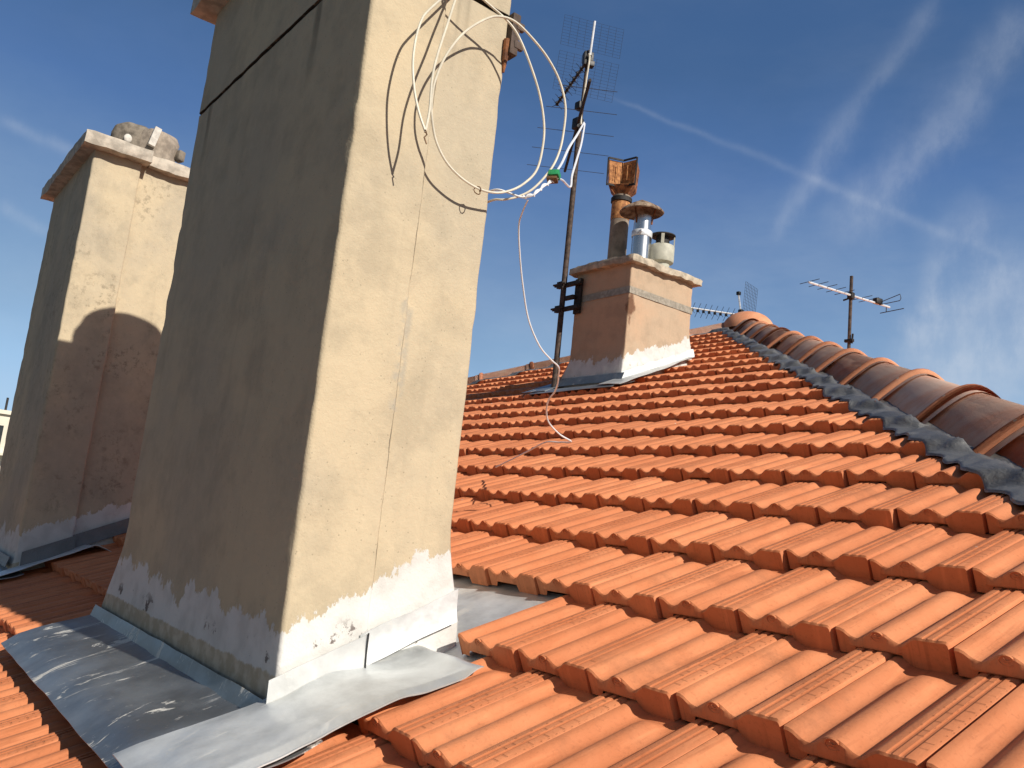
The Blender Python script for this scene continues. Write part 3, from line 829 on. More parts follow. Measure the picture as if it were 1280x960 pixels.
def up_end(y0, y1, x):
    return lambda a, b: (x + .010*(1-b)**2 + .002*fnoise(a*9, b), y0+(y1-y0)*a, roofz(Vector((0, y0+(y1-y0)*a, 0))) + .025 + .075*b)
sheet('side_upstand', up_end(.79, 1.02, -4.862), 12, 4, M['lead'], endc)
sheet('side_upstand', up_end(1.01, 1.33, -4.905), 12, 4, M['lead'], endc)
sheet('front_upstand', lambda a, b: (-6.09+1.21*a, .745-.012*(1-b), roofz(Vector((0, .77, 0)))+.03+.05*b), 30, 3, M['lead'], endc)

# --- small chimney up the slope
sml = thing('small_chimney', 'small pinkish chimney with three metal flues and a steel strap near the ridge', 'chimney')
sx0, sx1, sy0, sy1 = -5.235, -4.602, 4.562, 5.292
def flare_sm(side, h):
    return .075*sm((.30-h)/.30)**1.2 if side == 'x-' else .035*sm((.30-h)/.30) if side != 'x+' else .018*sm((.25-h)/.25)
chimney_body('body', [(sx0, sy0), (sx1, sy0), (sx1, sy1), (sx0, sy1)], .95, 2.150, M['plaster_small'], sml, flare_sm, roofz, seed=8, rough=.003, step=.032)
slab('cap', sx0-.055, sx1+.060, sy0-.055, sy1+.065, 2.142, 2.198, M['cap'], sml, 8, .011)
slab('cap_mortar', sx0+.05, sx1-.05, sy0+.06, sy1-.05, 2.19, 2.225, M['cap'], sml, 9, .011)
bm = bmesh.new()
zb0, zb1, e = 1.895, 1.950, .006
for (xa, xb, ya, yb) in ((sx0-e, sx1+e, sy0-e, sy0-e+.003), (sx1+e-.003, sx1+e, sy0-e+.0035, sy1+e-.0035), (sx0-e, sx1+e, sy1+e-.003, sy1+e), (sx0-e, sx0-e+.003, sy0-e+.0035, sy1+e-.0035)):
    add_box(bm, ((xa+xb)/2, (ya+yb)/2, (zb0+zb1)/2), (xb-xa, yb-ya, zb1-zb0))
obj('strap', bm, simple('dull steel strap', (.40, .35, .28), .6, .5, .25, 30, .1), sml, smooth=False)
# flashing round its foot
def sfront(a, b):
    x = -5.36 + .82*a; z0 = roofz(Vector((0, sy0, 0)))
    return (x, sy0-.045-.03*(1-b), z0 + .015 + .068*b + .004*fnoise(x*7, b))
sheet('front_upstand', sfront, 24, 4, M['zinc'], sml)
sheet('zinc_apron', apron_fn(-5.42, -4.46, 4.33, 4.56, .075, .7), 30, 10, M['zinc'], sml)
def sside(a, b):
    y = sy0-.04 + .80*a
    return (sx1+.022+.020*(1-b), y, roofz(Vector((0, y, 0))) + .045 + (.062+.02*fnoise(y*9, 3, 1))*b + .006*fnoise(y*6, b*2))
sheet('side_upstand', sside, 24, 4, M['zinc_side'], sml)
def sflat(a, b):
    y = 4.36 + .93*b
    x = sx1 - .02 + (.20 + .03*fnoise(y*4, 2) - .10*sm((y-4.7)/.6))*a
    return RP(x, y/CS, .076 + .012*(1-a) + .006*fnoise(x*7, y*6, 1))
sheet('side_flashing', sflat, 10, 40, M['zinc_side'], sml)
sheet('left_flashing', lambda a, b: RP(-5.55+.30*a, (4.36+1.0*b)/CS, .076), 8, 30, M['zinc'], sml)
# flue 1: fibre-cement pipe with a rusted four-vane cowl
t1 = Vector((-5.135, 4.90, 2.21))
bm = bmesh.new(); add_lathe(bm, [(.082, 0), (.080, .03), (.079, .60), (.079, .72)], t1, 26)
f1 = obj('flue_pipe', bm, M['fibro'], sml)
bm = bmesh.new(); add_lathe(bm, [(.086, .66), (.092, .665), (.092, .70), (.086, .705)], t1, 26, 0, 0, None, True)
obj('clamp', bm, M['dark'], f1)
bm = bmesh.new(); add_lathe(bm, [(.0815, .50), (.0825, .52), (.082, .66), (.081, .665)], t1, 26, 0, 0, None, True); obj('rust_sleeve', bm, M['rust_light'], f1)
R1 = Matrix.Rotation(math.radians(38), 3, 'Z')
def cowl_plate(bm, quad, th):
    a, b, c, d = [Vector(q) for q in quad]; n = (b-a).cross(d-a).normalized()*th
    vs = [bm.verts.new(t1 + R1 @ Vector((q.x*.80, q.y*.80, q.z))) for q in (a, b, c, d, a+n, b+n, c+n, d+n)]
    for f in ((0, 1, 2, 3), (7, 6, 5, 4), (0, 4, 5, 1), (1, 5, 6, 2), (2, 6, 7, 3), (3, 7, 4, 0)): bm.faces.new([vs[i] for i in f])
zb, zt = .745, 1.02
bm = bmesh.new()
# H-type cowl: two flared half shells with an open V between, dark outer shell
for s in (-1, 1):
    cowl_plate(bm, [(s*.135, -.13, zb+.05), (s*.150, -.16, zt), (s*.150, .16, zt), (s*.135, .13, zb+.05)], .006)
    cowl_plate(bm, [(s*.135, .13, zb+.05), (s*.150, .16, zt), (s*.02, .10, zt), (s*.02, .08, zb+.05)], .006)
cowl_plate(bm, [(-.135, -.13, zb+.05), (-.135, .13, zb+.05), (-.06, .06, zb-.025), (-.06, -.06, zb-.025)], .006)
cowl_plate(bm, [(.135, -.13, zb+.05), (.135, .13, zb+.05), (.06, .06, zb-.025), (.06, -.06, zb-.025)], .006)
cowl_plate(bm, [(-.135, .13, zb+.05), (.135, .13, zb+.05), (.06, .06, zb-.025), (-.06, .06, zb-.025)], .006)
cowl_plate(bm, [(-.135, -.13, zb+.05), (.135, -.13, zb+.05), (.06, -.06, zb-.025), (-.06, -.06, zb-.025)], .006)
cw = obj('cowl', bm, M['rust'], f1, smooth=False)
bm = bmesh.new()
cowl_plate(bm, [(-.128, -.128, zb+.055), (-.144, -.152, zt-.01), (.0, -.075, zt-.01), (.0, -.06, zb+.055)], .005)
cowl_plate(bm, [(.0, -.06, zb+.055), (.0, -.075, zt-.01), (.144, -.152, zt-.01), (.128, -.128, zb+.055)], .005)
for xx in (-.075, .075):
    for dxx in (-.02, .02):
        cowl_plate(bm, [(xx+dxx-.004, -.118, zb+.09), (xx+dxx-.004, -.128, zt-.05), (xx+dxx+.004, -.128, zt-.05), (xx+dxx+.004, -.118, zb+.09)], .004)
obj('cowl_panel', bm, M['rust_light'], f1, smooth=False)
bm = bmesh.new()
for s in (-1, 1):
    cowl_plate(bm, [(s*.150-.007, -.170, zb+.03), (s*.156-.007, -.176, zt+.006), (s*.156+.007, -.176, zt+.006), (s*.150+.007, -.170, zb+.03)], .016)
cowl_plate(bm, [(-.15, -.166, zt-.004), (0, -.085, zt-.004), (0, -.085, zt+.012), (-.15, -.166, zt+.012)], .010)
cowl_plate(bm, [(0, -.085, zt-.004), (.15, -.166, zt-.004), (.15, -.166, zt+.012), (0, -.085, zt+.012)], .010)
cowl_plate(bm, [(-.15, -.150, zb+.035), (0, -.075, zb+.035), (0, -.075, zb+.052), (-.15, -.150, zb+.052)], .010)
cowl_plate(bm, [(0, -.075, zb+.035), (.15, -.150, zb+.035), (.15, -.150, zb+.052), (0, -.075, zb+.052)], .010)
obj('cowl_rim', bm, M['dark'], f1, smooth=False)
# flue 2: stainless pipe with a rusted rain cap
t2 = Vector((-4.835, 4.88, 2.20))
bm = bmesh.new(); add_lathe(bm, [(.080, 0), (.079, .26), (.079, .33), (.074, .335), (.074, .47)], t2, 28)
f2 = obj('flue_pipe', bm, M['steel'], sml)
bm = bmesh.new(); add_lathe(bm, [(.082, .285), (.086, .29), (.086, .335), (.082, .34)], t2, 28, 0, 0, None, True)
add_box(bm, t2+Vector((.06, -.075, .312)), (.035, .02, .02), None, .003)
obj('clamp', bm, M['alu'], f2)
bm = bmesh.new(); add_lathe(bm, [(.0, .615), (.03, .600), (.10, .565), (.165, .525), (.185, .500), (.180, .492), (.10, .535), (.0, .56)], t2, 30, .035, 3, Matrix.Rotation(.05, 3, 'X'))
obj('rain_cap', bm, M['rust_cap'], f2)
bm = bmesh.new()
for k in range(3):
    a = k*2.094+.5; d = Vector((math.cos(a), math.sin(a), 0))
    add_tube(bm, [t2+d*.078+Vector((0, 0, .40)), t2+d*.082+Vector((0, 0, .46)), t2+d*.105+Vector((0, 0, .55))], .006, 6)
obj('cap_strut', bm, M['rust'], f2)
# flue 3: cream terminal with slotted head
t3 = Vector((-4.765, 5.06, 2.205))
bm = bmesh.new(); add_lathe(bm, [(.075, 0), (.068, .05), (.072, .085), (.100, .10), (.104, .115), (.104, .235), (.098, .245), (.06, .245)], t3, 28)
f3 = obj('vent_terminal', bm, M['cream'], sml)
bm = bmesh.new(); add_lathe(bm, [(.100, .325), (.106, .33), (.106, .338), (.07, .35), (.0, .352)], t3, 28); add_lathe(bm, [(.060, .245), (.055, .325)], t3, 20)
obj('terminal_cap', bm, M['dark'], f3)
bm = bmesh.new()
for k in range(4):
    a = k*math.pi/2+.75; add_box(bm, t3+Vector((.097*math.cos(a), .097*math.sin(a), .285)), (.010, .026, .088), Matrix.Rotation(a, 3, 'Z'))
obj('terminal_post', bm, M['cream'], f3)
bm = bmesh.new(); add_box(bm, t2+Vector((-.06, .14, .12)), (.30, .02, .035), None, .003)
obj('flue_brace', bm, M['dark'], sml)

# ------------------------------------------------------------------ antennas
def grid_panel(bm, o, ex, ey, nx, ny, r=.0016):
    """wire grid spanned by ex, ey from corner o"""
    o, ex, ey = Vector(o), Vector(ex), Vector(ey)
    for i in range(nx+1): add_tube(bm, [o+ex*(i/nx), o+ex*(i/nx)+ey], r, 4, False)
    for j in range(ny+1): add_tube(bm, [o+ey*(j/ny), o+ey*(j/ny)+ex], r*.8, 4, False)

am = thing('antenna_mast', 'brown mast strapped to the small chimney, carrying a large grid-reflector aerial', 'antenna')
mx, my = -5.325, 4.50
mtop = 4.17
bm = bmesh.new()
add_tube(bm, [(mx+.0, my, roofz(Vector((0, my, 0)))+.02), (mx+.005, my, 3.45)], .024, 12)
add_tube(bm, [(mx+.005, my, 3.40), (mx+.035, my, mtop+.03)], .017, 10)
obj('mast', bm, M['mast'], am)
bm = bmesh.new()
for zz in (1.845, 2.055):
    add_box(bm, ((mx+sx0)/2+.02, my+.005, zz), (abs(sx0-mx)+.20, .035, .034), None, .003)
    add_tube(bm, [(mx-.10, my-.03, zz+.008), (mx+.05, my-.03, zz+.008)], .008, 6)
    add_box(bm, (mx-.015, my-.028, zz), (.075, .014, .06), None, .004)
    add_tube(bm, [(mx-.115, my, zz+.008), (mx-.03, my, zz)], .009, 6)
add_box(bm, (sx0+.055, sy0-.018, 1.95), (.075, .022, .30), None, .003)
add_box(bm, (mx+.075, my+.01, 1.94), (.12, .03, .035), None, .003)
obj('mast_bracket', bm, M['dark'], am)
d1 = Vector((-.9198, .3917, 0)); lat = Vector((-d1.y, d1.x, 0))*-1
head = Vector((mx+.03, my, 4.11))
boom_end = head + d1*.86
bm = bmesh.new(); add_tube(bm, [head - d1*.08, boom_end], .011, 8)
obj('boom', bm, M['dark'], am)
for k in range(8):
    c = head + d1*(.16+.70*k/7)
    bm = bmesh.new()
    add_box(bm, c+Vector((0, 0, .004)), (.030, .030, .034), Matrix.Rotation(math.atan2(d1.y, d1.x), 3, 'Z'), .004)
    for s in (-1, 1):
        for s2 in (-1, 1):
            add_tube(bm, [c, c + lat*(s*.055) + Vector((0, 0, s2*.045))], .0025, 4)
    obj('director', bm, M['plastic_black'], am)
bm = bmesh.new(); add_box(bm, head+Vector((0, 0, .02)), (.07, .09, .10), Matrix.Rotation(math.atan2(d1.y, d1.x), 3, 'Z'), .012)
add_box(bm, head-d1*.03+Vector((0, 0, -.05)), (.06, .10, .05), Matrix.Rotation(math.atan2(d1.y, d1.x), 3, 'Z'), .008)
obj('dipole_box', bm, M['plastic_black'], am)
# corner reflector: upper and lower grids leaning away from the boom's rear
hl = .30
back = -d1
bm = bmesh.new(); grid_panel(bm, head + back*.05 + Vector((0, 0, .06)) - lat*hl*.92, lat*hl*2*.92, back*.05+Vector((0, 0, .25)), 8, 10, .0011)
obj('reflector_grid', bm, M['wire_grid'], am)
bm = bmesh.new(); grid_panel(bm, head + back*.05 + Vector((0, 0, .0)) - lat*hl*.92, lat*hl*2*.92, -back*.10+Vector((0, 0, -.31)), 8, 12, .0011)
obj('reflector_grid', bm, M['wire_grid'], am)
bm = bmesh.new(); add_tube(bm, [head+back*.05+Vector((0, 0, .0)), head+back*.10+Vector((0, 0, .32))], .011, 8)
obj('reflector_arm', bm, M['alu'], am)
# lower long-rod aerial
d2 = Vector((-.815, .5795, 0)); lat2 = Vector((-.70, .71, 0))
c2 = Vector((mx+.015, my-.03, 3.50)); lat2 = Vector((d2.y, -d2.x, 0))
bm = bmesh.new(); add_tube(bm, [c2 - d2*.75 + Vector((0, 0, .0)), c2 + d2*1.0], .014, 8); 
vhf = obj('lower_boom', bm, M['dark'], am)
bm = bmesh.new(); add_box(bm, c2, (.075, .075, .10), None, .01); add_box(bm, c2+Vector((0, 0, .17)), (.07, .06, .07), None, .012)
obj('boom_clamp', bm, M['plastic_black'], am)
for k, (t, hlf) in enumerate(((-.62, .24), (-.25, .30), (.15, .34), (.55, .36), (.95, .38))):
    bm = bmesh.new(); add_tube(bm, [c2 + d2*t - lat2*hlf, c2 + d2*t + lat2*hlf], .0026, 5)
    obj('rod', bm, M['wire_grid'], am)

# aerial behind the apex
a2 = thing('roof_antenna', 'grid-backed aerial with silver boom peeping over the roof apex', 'antenna')
base2 = Vector((-7.37, 9.50, 0)); dirb = Vector((.48, .877, 0)).normalized()
zb2 = 3.27
bm = bmesh.new(); add_tube(bm, [(base2.x, base2.y, 1.80), (base2.x, base2.y, zb2+.02)], .018, 8); obj('mast', bm, M['mast'], a2)
bA = base2 + Vector((0, 0, zb2)) + dirb*.15; bB = base2 + Vector((0, 0, zb2)) - dirb*.80
bm = bmesh.new(); add_tube(bm, [bA, bB], .012, 6); obj('boom', bm, M['alu'], a2)
l2 = Vector((-dirb.y, dirb.x, 0))
for k in range(10):
    c = bB + (bA-bB)*(.01+.088*k)
    bm = bmesh.new(); add_box(bm, c-Vector((0, 0, .028)), (.034, .034, .036), Matrix.Rotation(.5, 3, 'Z'), .004)
    for s in (-1, 1):
        for s2 in (-1, 1): add_tube(bm, [c-Vector((0, 0, .02)), c + l2*(s*.10)+Vector((0, 0, -.02+s2*.075))], .0035, 4)
    obj('director', bm, M['plastic_black'], a2)
bm = bmesh.new(); g0 = bA - dirb*.02 + Vector((0, 0, .03)); upv = Vector((.06, -.05, .40)); wv = l2*.13 + dirb*.15
grid_panel(bm, g0 - wv, wv*2, upv, 8, 10, .0022)
obj('reflector_grid', bm, M['wire_grid'], a2)
bm = bmesh.new(); add_tube(bm, [bA - dirb*.14 + Vector((0, 0, .03)), bA - dirb*.19 + Vector((0, 0, .29))], .012, 6); obj('reflector_arm', bm, M['alu'], a2)
bm = bmesh.new()
add_box(bm, bA - dirb*.19 + Vector((0, 0, .31)), (.05, .05, .05), None, .008); add_box(bm, bA - dirb*.14 + Vector((0, 0, .05)), (.06, .06, .06), None, .008)
add_box(bm, bA + dirb*.03, (.06, .07, .06), None, .008)
obj('dipole_box', bm, M['plastic_black'], a2)

# aerial on the hidden slope
a3 = thing('roof_antenna', 'thin aerial with bare silver boom standing alone beyond the right-hand hip', 'antenna')
sc7 = 7/9
pb = Vector((-4.8445*sc7, 8.0826*sc7, 2.2129*sc7)); zt3 = 3.018*sc7
bm = bmesh.new(); add_tube(bm, [(pb.x, pb.y, pb.z-.30), (pb.x, pb.y, zt3-.0)], .014, 8); obj('mast', bm, M['mast'], a3)
zbm = 2.795*sc7
d3 = Vector((.17, .985, 0)).normalized(); l3 = Vector((-d3.y, d3.x, 0))
bc = Vector((pb.x, pb.y, zbm)) + Vector((.018, -.012, 0))
bm = bmesh.new(); add_tube(bm, [bc - d3*.50, bc + d3*.46], .0085, 6); obj('boom', bm, M['alu'], a3)
for t in (-.49, -.39, -.29, -.19, -.09, .12, .20):
    bm = bmesh.new(); c = bc + d3*t + Vector((0, 0, .008)); add_tube(bm, [c - l3*.10, c + l3*.10], .0028, 5); obj('rod', bm, M['wire_grid'], a3)
bm = bmesh.new(); add_box(bm, bc + Vector((-.01, 0, 0)), (.045, .05, .055), None, .008); add_tube(bm, [bc+Vector((-.06, -.03, -.04)), bc+Vector((.0, -.01, -.02))], .008, 5)
obj('boom_clamp', bm, M['dark'], a3)
bm = bmesh.new(); add_box(bm, bc + d3*.31 + Vector((0, 0, .02)), (.05, .075, .05), Matrix.Rotation(-.2, 3, 'Z'), .012); obj('dipole_box', bm, M['plastic_black'], a3)
bm = bmesh.new(); c = bc + d3*.33 + Vector((0, 0, .012))
q = [c + l3*.0, c - l3*.20 + Vector((0, 0, .035)), c - l3*.21, c - l3*.20 - Vector((0, 0, .02)), c - Vector((0, 0, .02))]
add_tube(bm, q, .0035, 5); add_tube(bm, [bc + d3*.42 + l3*.06 - Vector((0, 0, .05)), bc + d3*.42 - l3*.17 - Vector((0, 0, .05))], .004, 5)
add_tube(bm, [bc + d3*.42, bc + d3*.42 - Vector((0, 0, .05))], .004, 5)
obj('dipole', bm, M['wire_grid'], a3)
bm = bmesh.new(); add_box(bm, (pb.x, pb.y, pb.z+.075), (.075, .03, .025), None, .004); add_tube(bm, [(pb.x+.025, pb.y, pb.z+.05), (pb.x+.03, pb.y, pb.z+.13)], .008, 6)
obj('mast_bracket', bm, M['dark'], a3)

# ------------------------------------------------------------------ cables
A = [(-1.700,0.992,1.324),(-1.692,0.947,1.257),(-1.685,0.913,1.206),(-1.677,0.895,1.171),(-1.670,0.883,1.116),(-1.660,0.878,1.046),(-1.650,0.886,0.976),(-1.640,0.900,0.922),(-1.630,0.917,0.879)]
B = [(-1.630,0.917,0.876),(-1.639,0.926,0.938),(-1.647,0.927,1.011),(-1.656,0.935,1.069),(-1.666,0.950,1.133),(-1.677,0.966,1.191),(-1.689,0.987,1.275),(-1.700,1.005,1.338)]
Cc = [(-1.690,0.998,1.343),(-1.687,1.070,1.315),(-1.685,1.144,1.294),(-1.682,1.188,1.263),(-1.681,1.237,1.199),(-1.683,1.278,1.132),(-1.686,1.303,1.063),(-1.689,1.308,1.002),(-1.693,1.299,0.936),(-1.700,1.267,0.889),(-1.706,1.227,0.857),(-1.713,1.185,0.840),(-1.714,1.135,0.835),(-1.713,1.082,0.844),(-1.711,1.033,0.867),(-1.710,0.997,0.906),(-1.705,0.974,0.954),(-1.700,0.963,1.000),(-1.695,0.963,1.051),(-1.690,0.982,1.124),(-1.687,1.023,1.202),(-1.684,1.082,1.267),(-1.682,1.125,1.293),(-1.680,1.173,1.298),(-1.680,1.235,1.277),(-1.680,1.292,1.245),(-1.680,1.338,1.199),(-1.681,1.366,1.138),(-1.684,1.370,1.067),(-1.687,1.364,1.008),(-1.689,1.342,0.951),(-1.704,1.305,0.891),(-1.723,1.273,0.862),(-1.741,1.239,0.846),(-1.768,1.226,0.848),(-1.83,1.224,.846),(-1.90,1.219,.838)]
Dd = [(-1.90,1.219,.880),(-1.83,1.224,.878),(-1.765,1.227,0.876),(-1.737,1.249,0.867),(-1.713,1.278,0.858),(-1.690,1.296,0.866),(-1.687,1.324,0.898),(-1.683,1.349,0.920),(-1.680,1.363,0.933)]
E_ = [(-1.673,1.351,0.946),(-2.010,1.642,1.173),(-2.520,2.087,1.546),(-3.391,2.861,2.181),(-5.255,4.492,3.506)]
F_ = [(-1.673,1.357,0.928),(-1.882,1.547,1.044),(-2.149,1.803,1.181),(-2.520,2.117,1.437),(-3.041,2.574,1.820),(-3.842,3.279,2.427),(-5.252,4.499,3.496)]
GG = [(-1.705,1.290,0.853),(-1.754,1.313,0.838),(-1.801,1.341,0.817),(-1.843,1.387,0.753),(-1.882,1.440,0.680),(-1.917,1.499,0.604),(-1.941,1.568,0.544),(-1.961,1.632,0.518),(-1.985,1.688,0.506),(-2.025,1.725,0.488),(-2.065,1.759,0.474),(-2.124,1.799,0.456),(-2.188,1.831,0.439),(-2.246,1.874,0.413),(-2.294,1.930,0.381),(-2.323,2.012,0.351),(-2.350,2.093,0.337),(-2.432,2.110,0.338),(-2.523,2.116,0.340),(-2.722,2.195,0.318),(-2.923,2.273,0.295),(-3.129,2.345,0.268)]
A = [tuple(c*(1+.016*k/8/1.65) for c in p) for k, p in enumerate(A)]; B = [tuple(c*(1+.016*(7-k)/7/1.65) for c in p) for k, p in enumerate(B)]
coil = thing('coiled_cable', 'ivory cable coiled in loops on the lit side of the tall chimney', 'cable')
topA = [A[0], (-1.70, 1.03, 1.385), (-1.70, 1.06, 1.41)]
bm = bmesh.new()
loop1 = list(reversed(topA[1:])) + A
add_tube(bm, spline(loop1, 8), .0031, 8)
add_tube(bm, spline(B + [(-1.70, 1.03, 1.40), (-1.70, 1.06, 1.41)], 8), .0031, 8)
add_tube(bm, spline([(-1.70, 1.06, 1.41), (-1.695, 1.02, 1.38)] + Cc, 8), .0031, 8)
obj('cable_loops', bm, M['cable'], coil)
bm = bmesh.new(); add_tube(bm, spline(Dd, 8), .0028, 6)
tw = spline(Dd[4:], 10); add_tube(bm, [p + Vector((0, .0045*math.sin(i*.9), .0045*math.cos(i*.9))) for i, p in enumerate(tw)], .0024, 6)
obj('twisted_lead', bm, M['cable_white'], coil)
def ringtie(c, r):
    bm = bmesh.new(); add_tube(bm, [Vector(c)+Vector((.004*math.sin(k), r*math.cos(k*.628), r*1.2*math.sin(k*.628)-r*.8)) for k in range(14)], .0015, 5); return bm
obj('wire_tie', ringtie((-1.714, 1.135, .836), .009), M['copper'], coil)
bm = bmesh.new(); add_tube(bm, [(-1.643, .924, .890), (-1.645, .931, .880), (-1.649, .927, .874), (-1.645, .933, .858)], .002, 5); obj('wire_tie', bm, M['copper'], coil)
amp = thing('line_amplifier', 'tiny green cable amplifier hanging in mid air between coil and mast', 'amplifier')
Jv = Vector((-1.682, 1.352, .938)); Rj = Matrix.Rotation(.6, 3, 'Z') @ Matrix.Rotation(-.35, 3, 'X')
bm = bmesh.new(); add_box(bm, Jv, (.030, .026, .018), Rj, .003); obj('circuit_board', bm, M['green'], amp)
bm = bmesh.new(); add_box(bm, Jv + Rj @ Vector((-.004, .003, -.014)), (.030, .024, .010), Rj, .004); obj('case', bm, M['copper'], amp)
bm = bmesh.new()
for dx_ in (-.008, .006): add_box(bm, Jv + Rj @ Vector((dx_, -.004, .011)), (.006, .008, .005), Rj, .001)
obj('terminal', bm, M['dark'], amp)
leads = thing('antenna_lead', 'pair of white leads running from the green amplifier up to the mast', 'cable')
bm = bmesh.new(); add_tube(bm, spline(E_, 8), [.0028+.005*i/32 for i in range(33)], 6); obj('lead', bm, M['cable_white'], leads)
bm = bmesh.new(); add_tube(bm, spline(F_, 8), [.0022+.005*i/48 for i in range(49)], 6); obj('lead', bm, M['cable_white'], leads)
bm = bmesh.new(); up = [(mx+.06, my-.03, 3.48), (mx+.05, my-.03, 3.62), (mx+.085, my-.04, 3.90), (mx+.10, my-.04, 4.08), (mx+.075, my-.03, 4.14), (mx+.045, my-.02, 4.12)]
add_tube(bm, spline(up, 6), .008, 6); obj('lead', bm, M['cable'], leads)
bm = bmesh.new()
add_tube(bm, spline(GG, 8), [.0021 + .0014*i/168 for i in range(8*(len(GG)-1)+1)], 8)
tag(obj('hanging_wire', bm, M['cable_white']), 'thin white wire sagging from the coil and trailing over the tiles', 'wire')

# ------------------------------------------------------------------ far building, ground
bl = thing('apartment_building', 'distant cream apartment block glimpsed at the far left edge', 'building')
fx, fy = -69.6, 4.6
bm = bmesh.new(); add_box(bm, (fx-6, fy, (4.25+GROUND)/2), (12, 9.5, 4.25-GROUND)); obj('wall', bm, M['far_wall'], bl, smooth=False)
bm = bmesh.new(); add_box(bm, (fx-6, fy, 4.40), (12.5, 10.0, .28)); obj('parapet', bm, M['far_wall'], bl, smooth=False)
for fl in range(5):
    zc = 2.7 - fl*2.7
    bm = bmesh.new(); add_box(bm, (fx+.55, fy, zc-1.25), (1.1, 9.0, .18)); add_box(bm, (fx+1.05, fy, zc-.75), (.08, 9.0, .06)); 
    for k in range(19): add_box(bm, (fx+1.05, fy-4.4+k*.489, zc-.98), (.03, .03, .40))
    obj('balcony', bm, M['far_wall'], bl, smooth=False)
    for k in range(3):
        yy = fy - 2.9 + k*3.0 + .3
        bm = bmesh.new(); add_box(bm, (fx+.02, yy, zc), (.10, 1.3, 1.5)); w_ = obj('window', bm, M['far_dark'], bl, smooth=False)
bm = bmesh.new(); add_tube(bm, [(fx-2, fy+4.2, 4.5), (fx-2, fy+4.2, 5.6)], .08, 6); obj('roof_vent', bm, M['dark'], bl)
bm = bmesh.new()
R_ = 3000
bmesh.ops.create_grid(bm, x_segments=8, y_segments=8, size=R_, matrix=Matrix.Translation((0, 0, GROUND)))
g = obj('ground', bm, M['asphalt'], None, smooth=False); g['kind'] = 'structure'

# ------------------------------------------------------------------ light, sky
SUN = Vector((1, .085, .655)).normalized()
elev = math.asin(SUN.z); 
sd = bpy.data.lights.new('sun', 'SUN'); sd.energy = 5.0; sd.angle = math.radians(.53); sd.color = (1, .93, .83)
so = bpy.data.objects.new('sun', sd); C.objects.link(so)
so.rotation_euler = SUN.to_track_quat('Z', 'Y').to_euler(); so.location = (20, 2, 13)
world = bpy.data.worlds.new('World'); bpy.context.scene.world = world; world.use_nodes = True
t = NT(world); bg = t.n['Background']
sky = t.n.new('ShaderNodeTexSky'); sky.sky_type = 'NISHITA'; sky.sun_disc = False
sky.sun_elevation = elev; sky.sun_rotation = math.atan2(SUN.x, SUN.y)
sky.altitude = 100; sky.air_density = 1.0; sky.dust_density = .15; sky.ozone_density = 1.6
geo = t.n.new('ShaderNodeTexCoord').outputs['Generated']
nrmz = t.n.new('ShaderNodeVectorMath'); nrmz.operation = 'NORMALIZE'; t.l.new(geo, nrmz.inputs[0]); D_ = nrmz.outputs[0]
def vdot(v):
    n = t.n.new('ShaderNodeVectorMath'); n.operation = 'DOT_PRODUCT'; t.l.new(D_, n.inputs[0]); n.inputs[1].default_value = v; return n.outputs['Value']
Dst = t.mapping(D_, (1.0, 1.0, .45), (.2, .5, .4)); wA = t.noise(Dst, 24, 9, .68); wB = t.noise(Dst, 45, 9, .66); wC = t.noise(D_, 9, 5, .6)
def streak(a, b, w0, w1, soft=.25, amp=.4, rag=.5, warp=.015):
    a, b = Vector(a).normalized(), Vector(b).normalized()
    n = a.cross(b).normalized(); mid = (a+b).normalized(); al = (b-a).normalized(); half = math.acos(max(-1, min(1, a.dot(b))))/2
    along = t.math('DIVIDE', vdot(al), math.sin(half))                                   # -1..1
    dist = t.math('ADD', vdot(n), t.math('ADD', t.math('MULTIPLY', t.math('SUBTRACT', wA, .5), warp*2.4), t.math('MULTIPLY', t.math('SUBTRACT', wC, .5), warp*3.2)))
    wdt = t.math('MULTIPLY_ADD', along, (w1-w0)/2, (w0+w1)/2)
    wdt = t.math('MAXIMUM', wdt, min(w0, w1)*.6)
    q = t.math('DIVIDE', dist, wdt)
    gs = t.math('POWER', 2.718, t.math('MULTIPLY', t.math('MULTIPLY', q, q), -1.0))
    ends = t.math('MULTIPLY', t.smooth(along, -1-soft, -1+soft), t.smooth(along, 1-soft, 1+soft, 1, 0))
    front = t.math('GREATER_THAN', vdot(mid), .5)
    rg = t.math('ADD', 1-rag, t.math('MULTIPLY', t.smooth(t.math('ADD', t.math('MULTIPLY', wB, .5), t.math('MULTIPLY', wA, .5)), .38, .62), rag))
    return t.math('MULTIPLY', t.math('MULTIPLY', gs, ends), t.math('MULTIPLY', t.math('MULTIPLY', rg, front), amp))
c1 = [(-.6440,.5992,.4756),(-.5748,.6879,.4431),(-.5101,.7586,.4053),(-.4708,.7960,.3804),(-.3997,.8507,.3415),(-.3570,.8783,.3179)]
c2 = [(-.3117,.7891,.5293),(-.3730,.8057,.4602),(-.4433,.8013,.4018),(-.4862,.8009,.3495)]
c3 = [(-.3749,.7486,.5468),(-.4140,.7563,.5065),(-.4657,.7588,.4554),(-.5049,.7662,.3974),(-.5473,.7626,.3447)]
c4 = [(-.3658,.8528,.3728),(-.4155,.8503,.3229),(-.4301,.8622,.2677)]
ms = []
ms.append(streak(c1[0], c1[2], .0022, .0050, .25, .085, .35, .003))
ms.append(streak(c1[2], c1[4], .0050, .0060, .15, .12, .35, .003))
ms.append(streak(c1[4], c1[5], .0050, .004, .3, .06, .35, .003))
ms.append(streak(c2[0], c2[1], .016, .020, .3, .15, .5, .010))
ms.append(streak(c2[1], c2[3], .024, .028, .3, .20, .5, .018))
ms.append(streak(c3[0], c3[2], .011, .009, .3, .11, .5, .008))
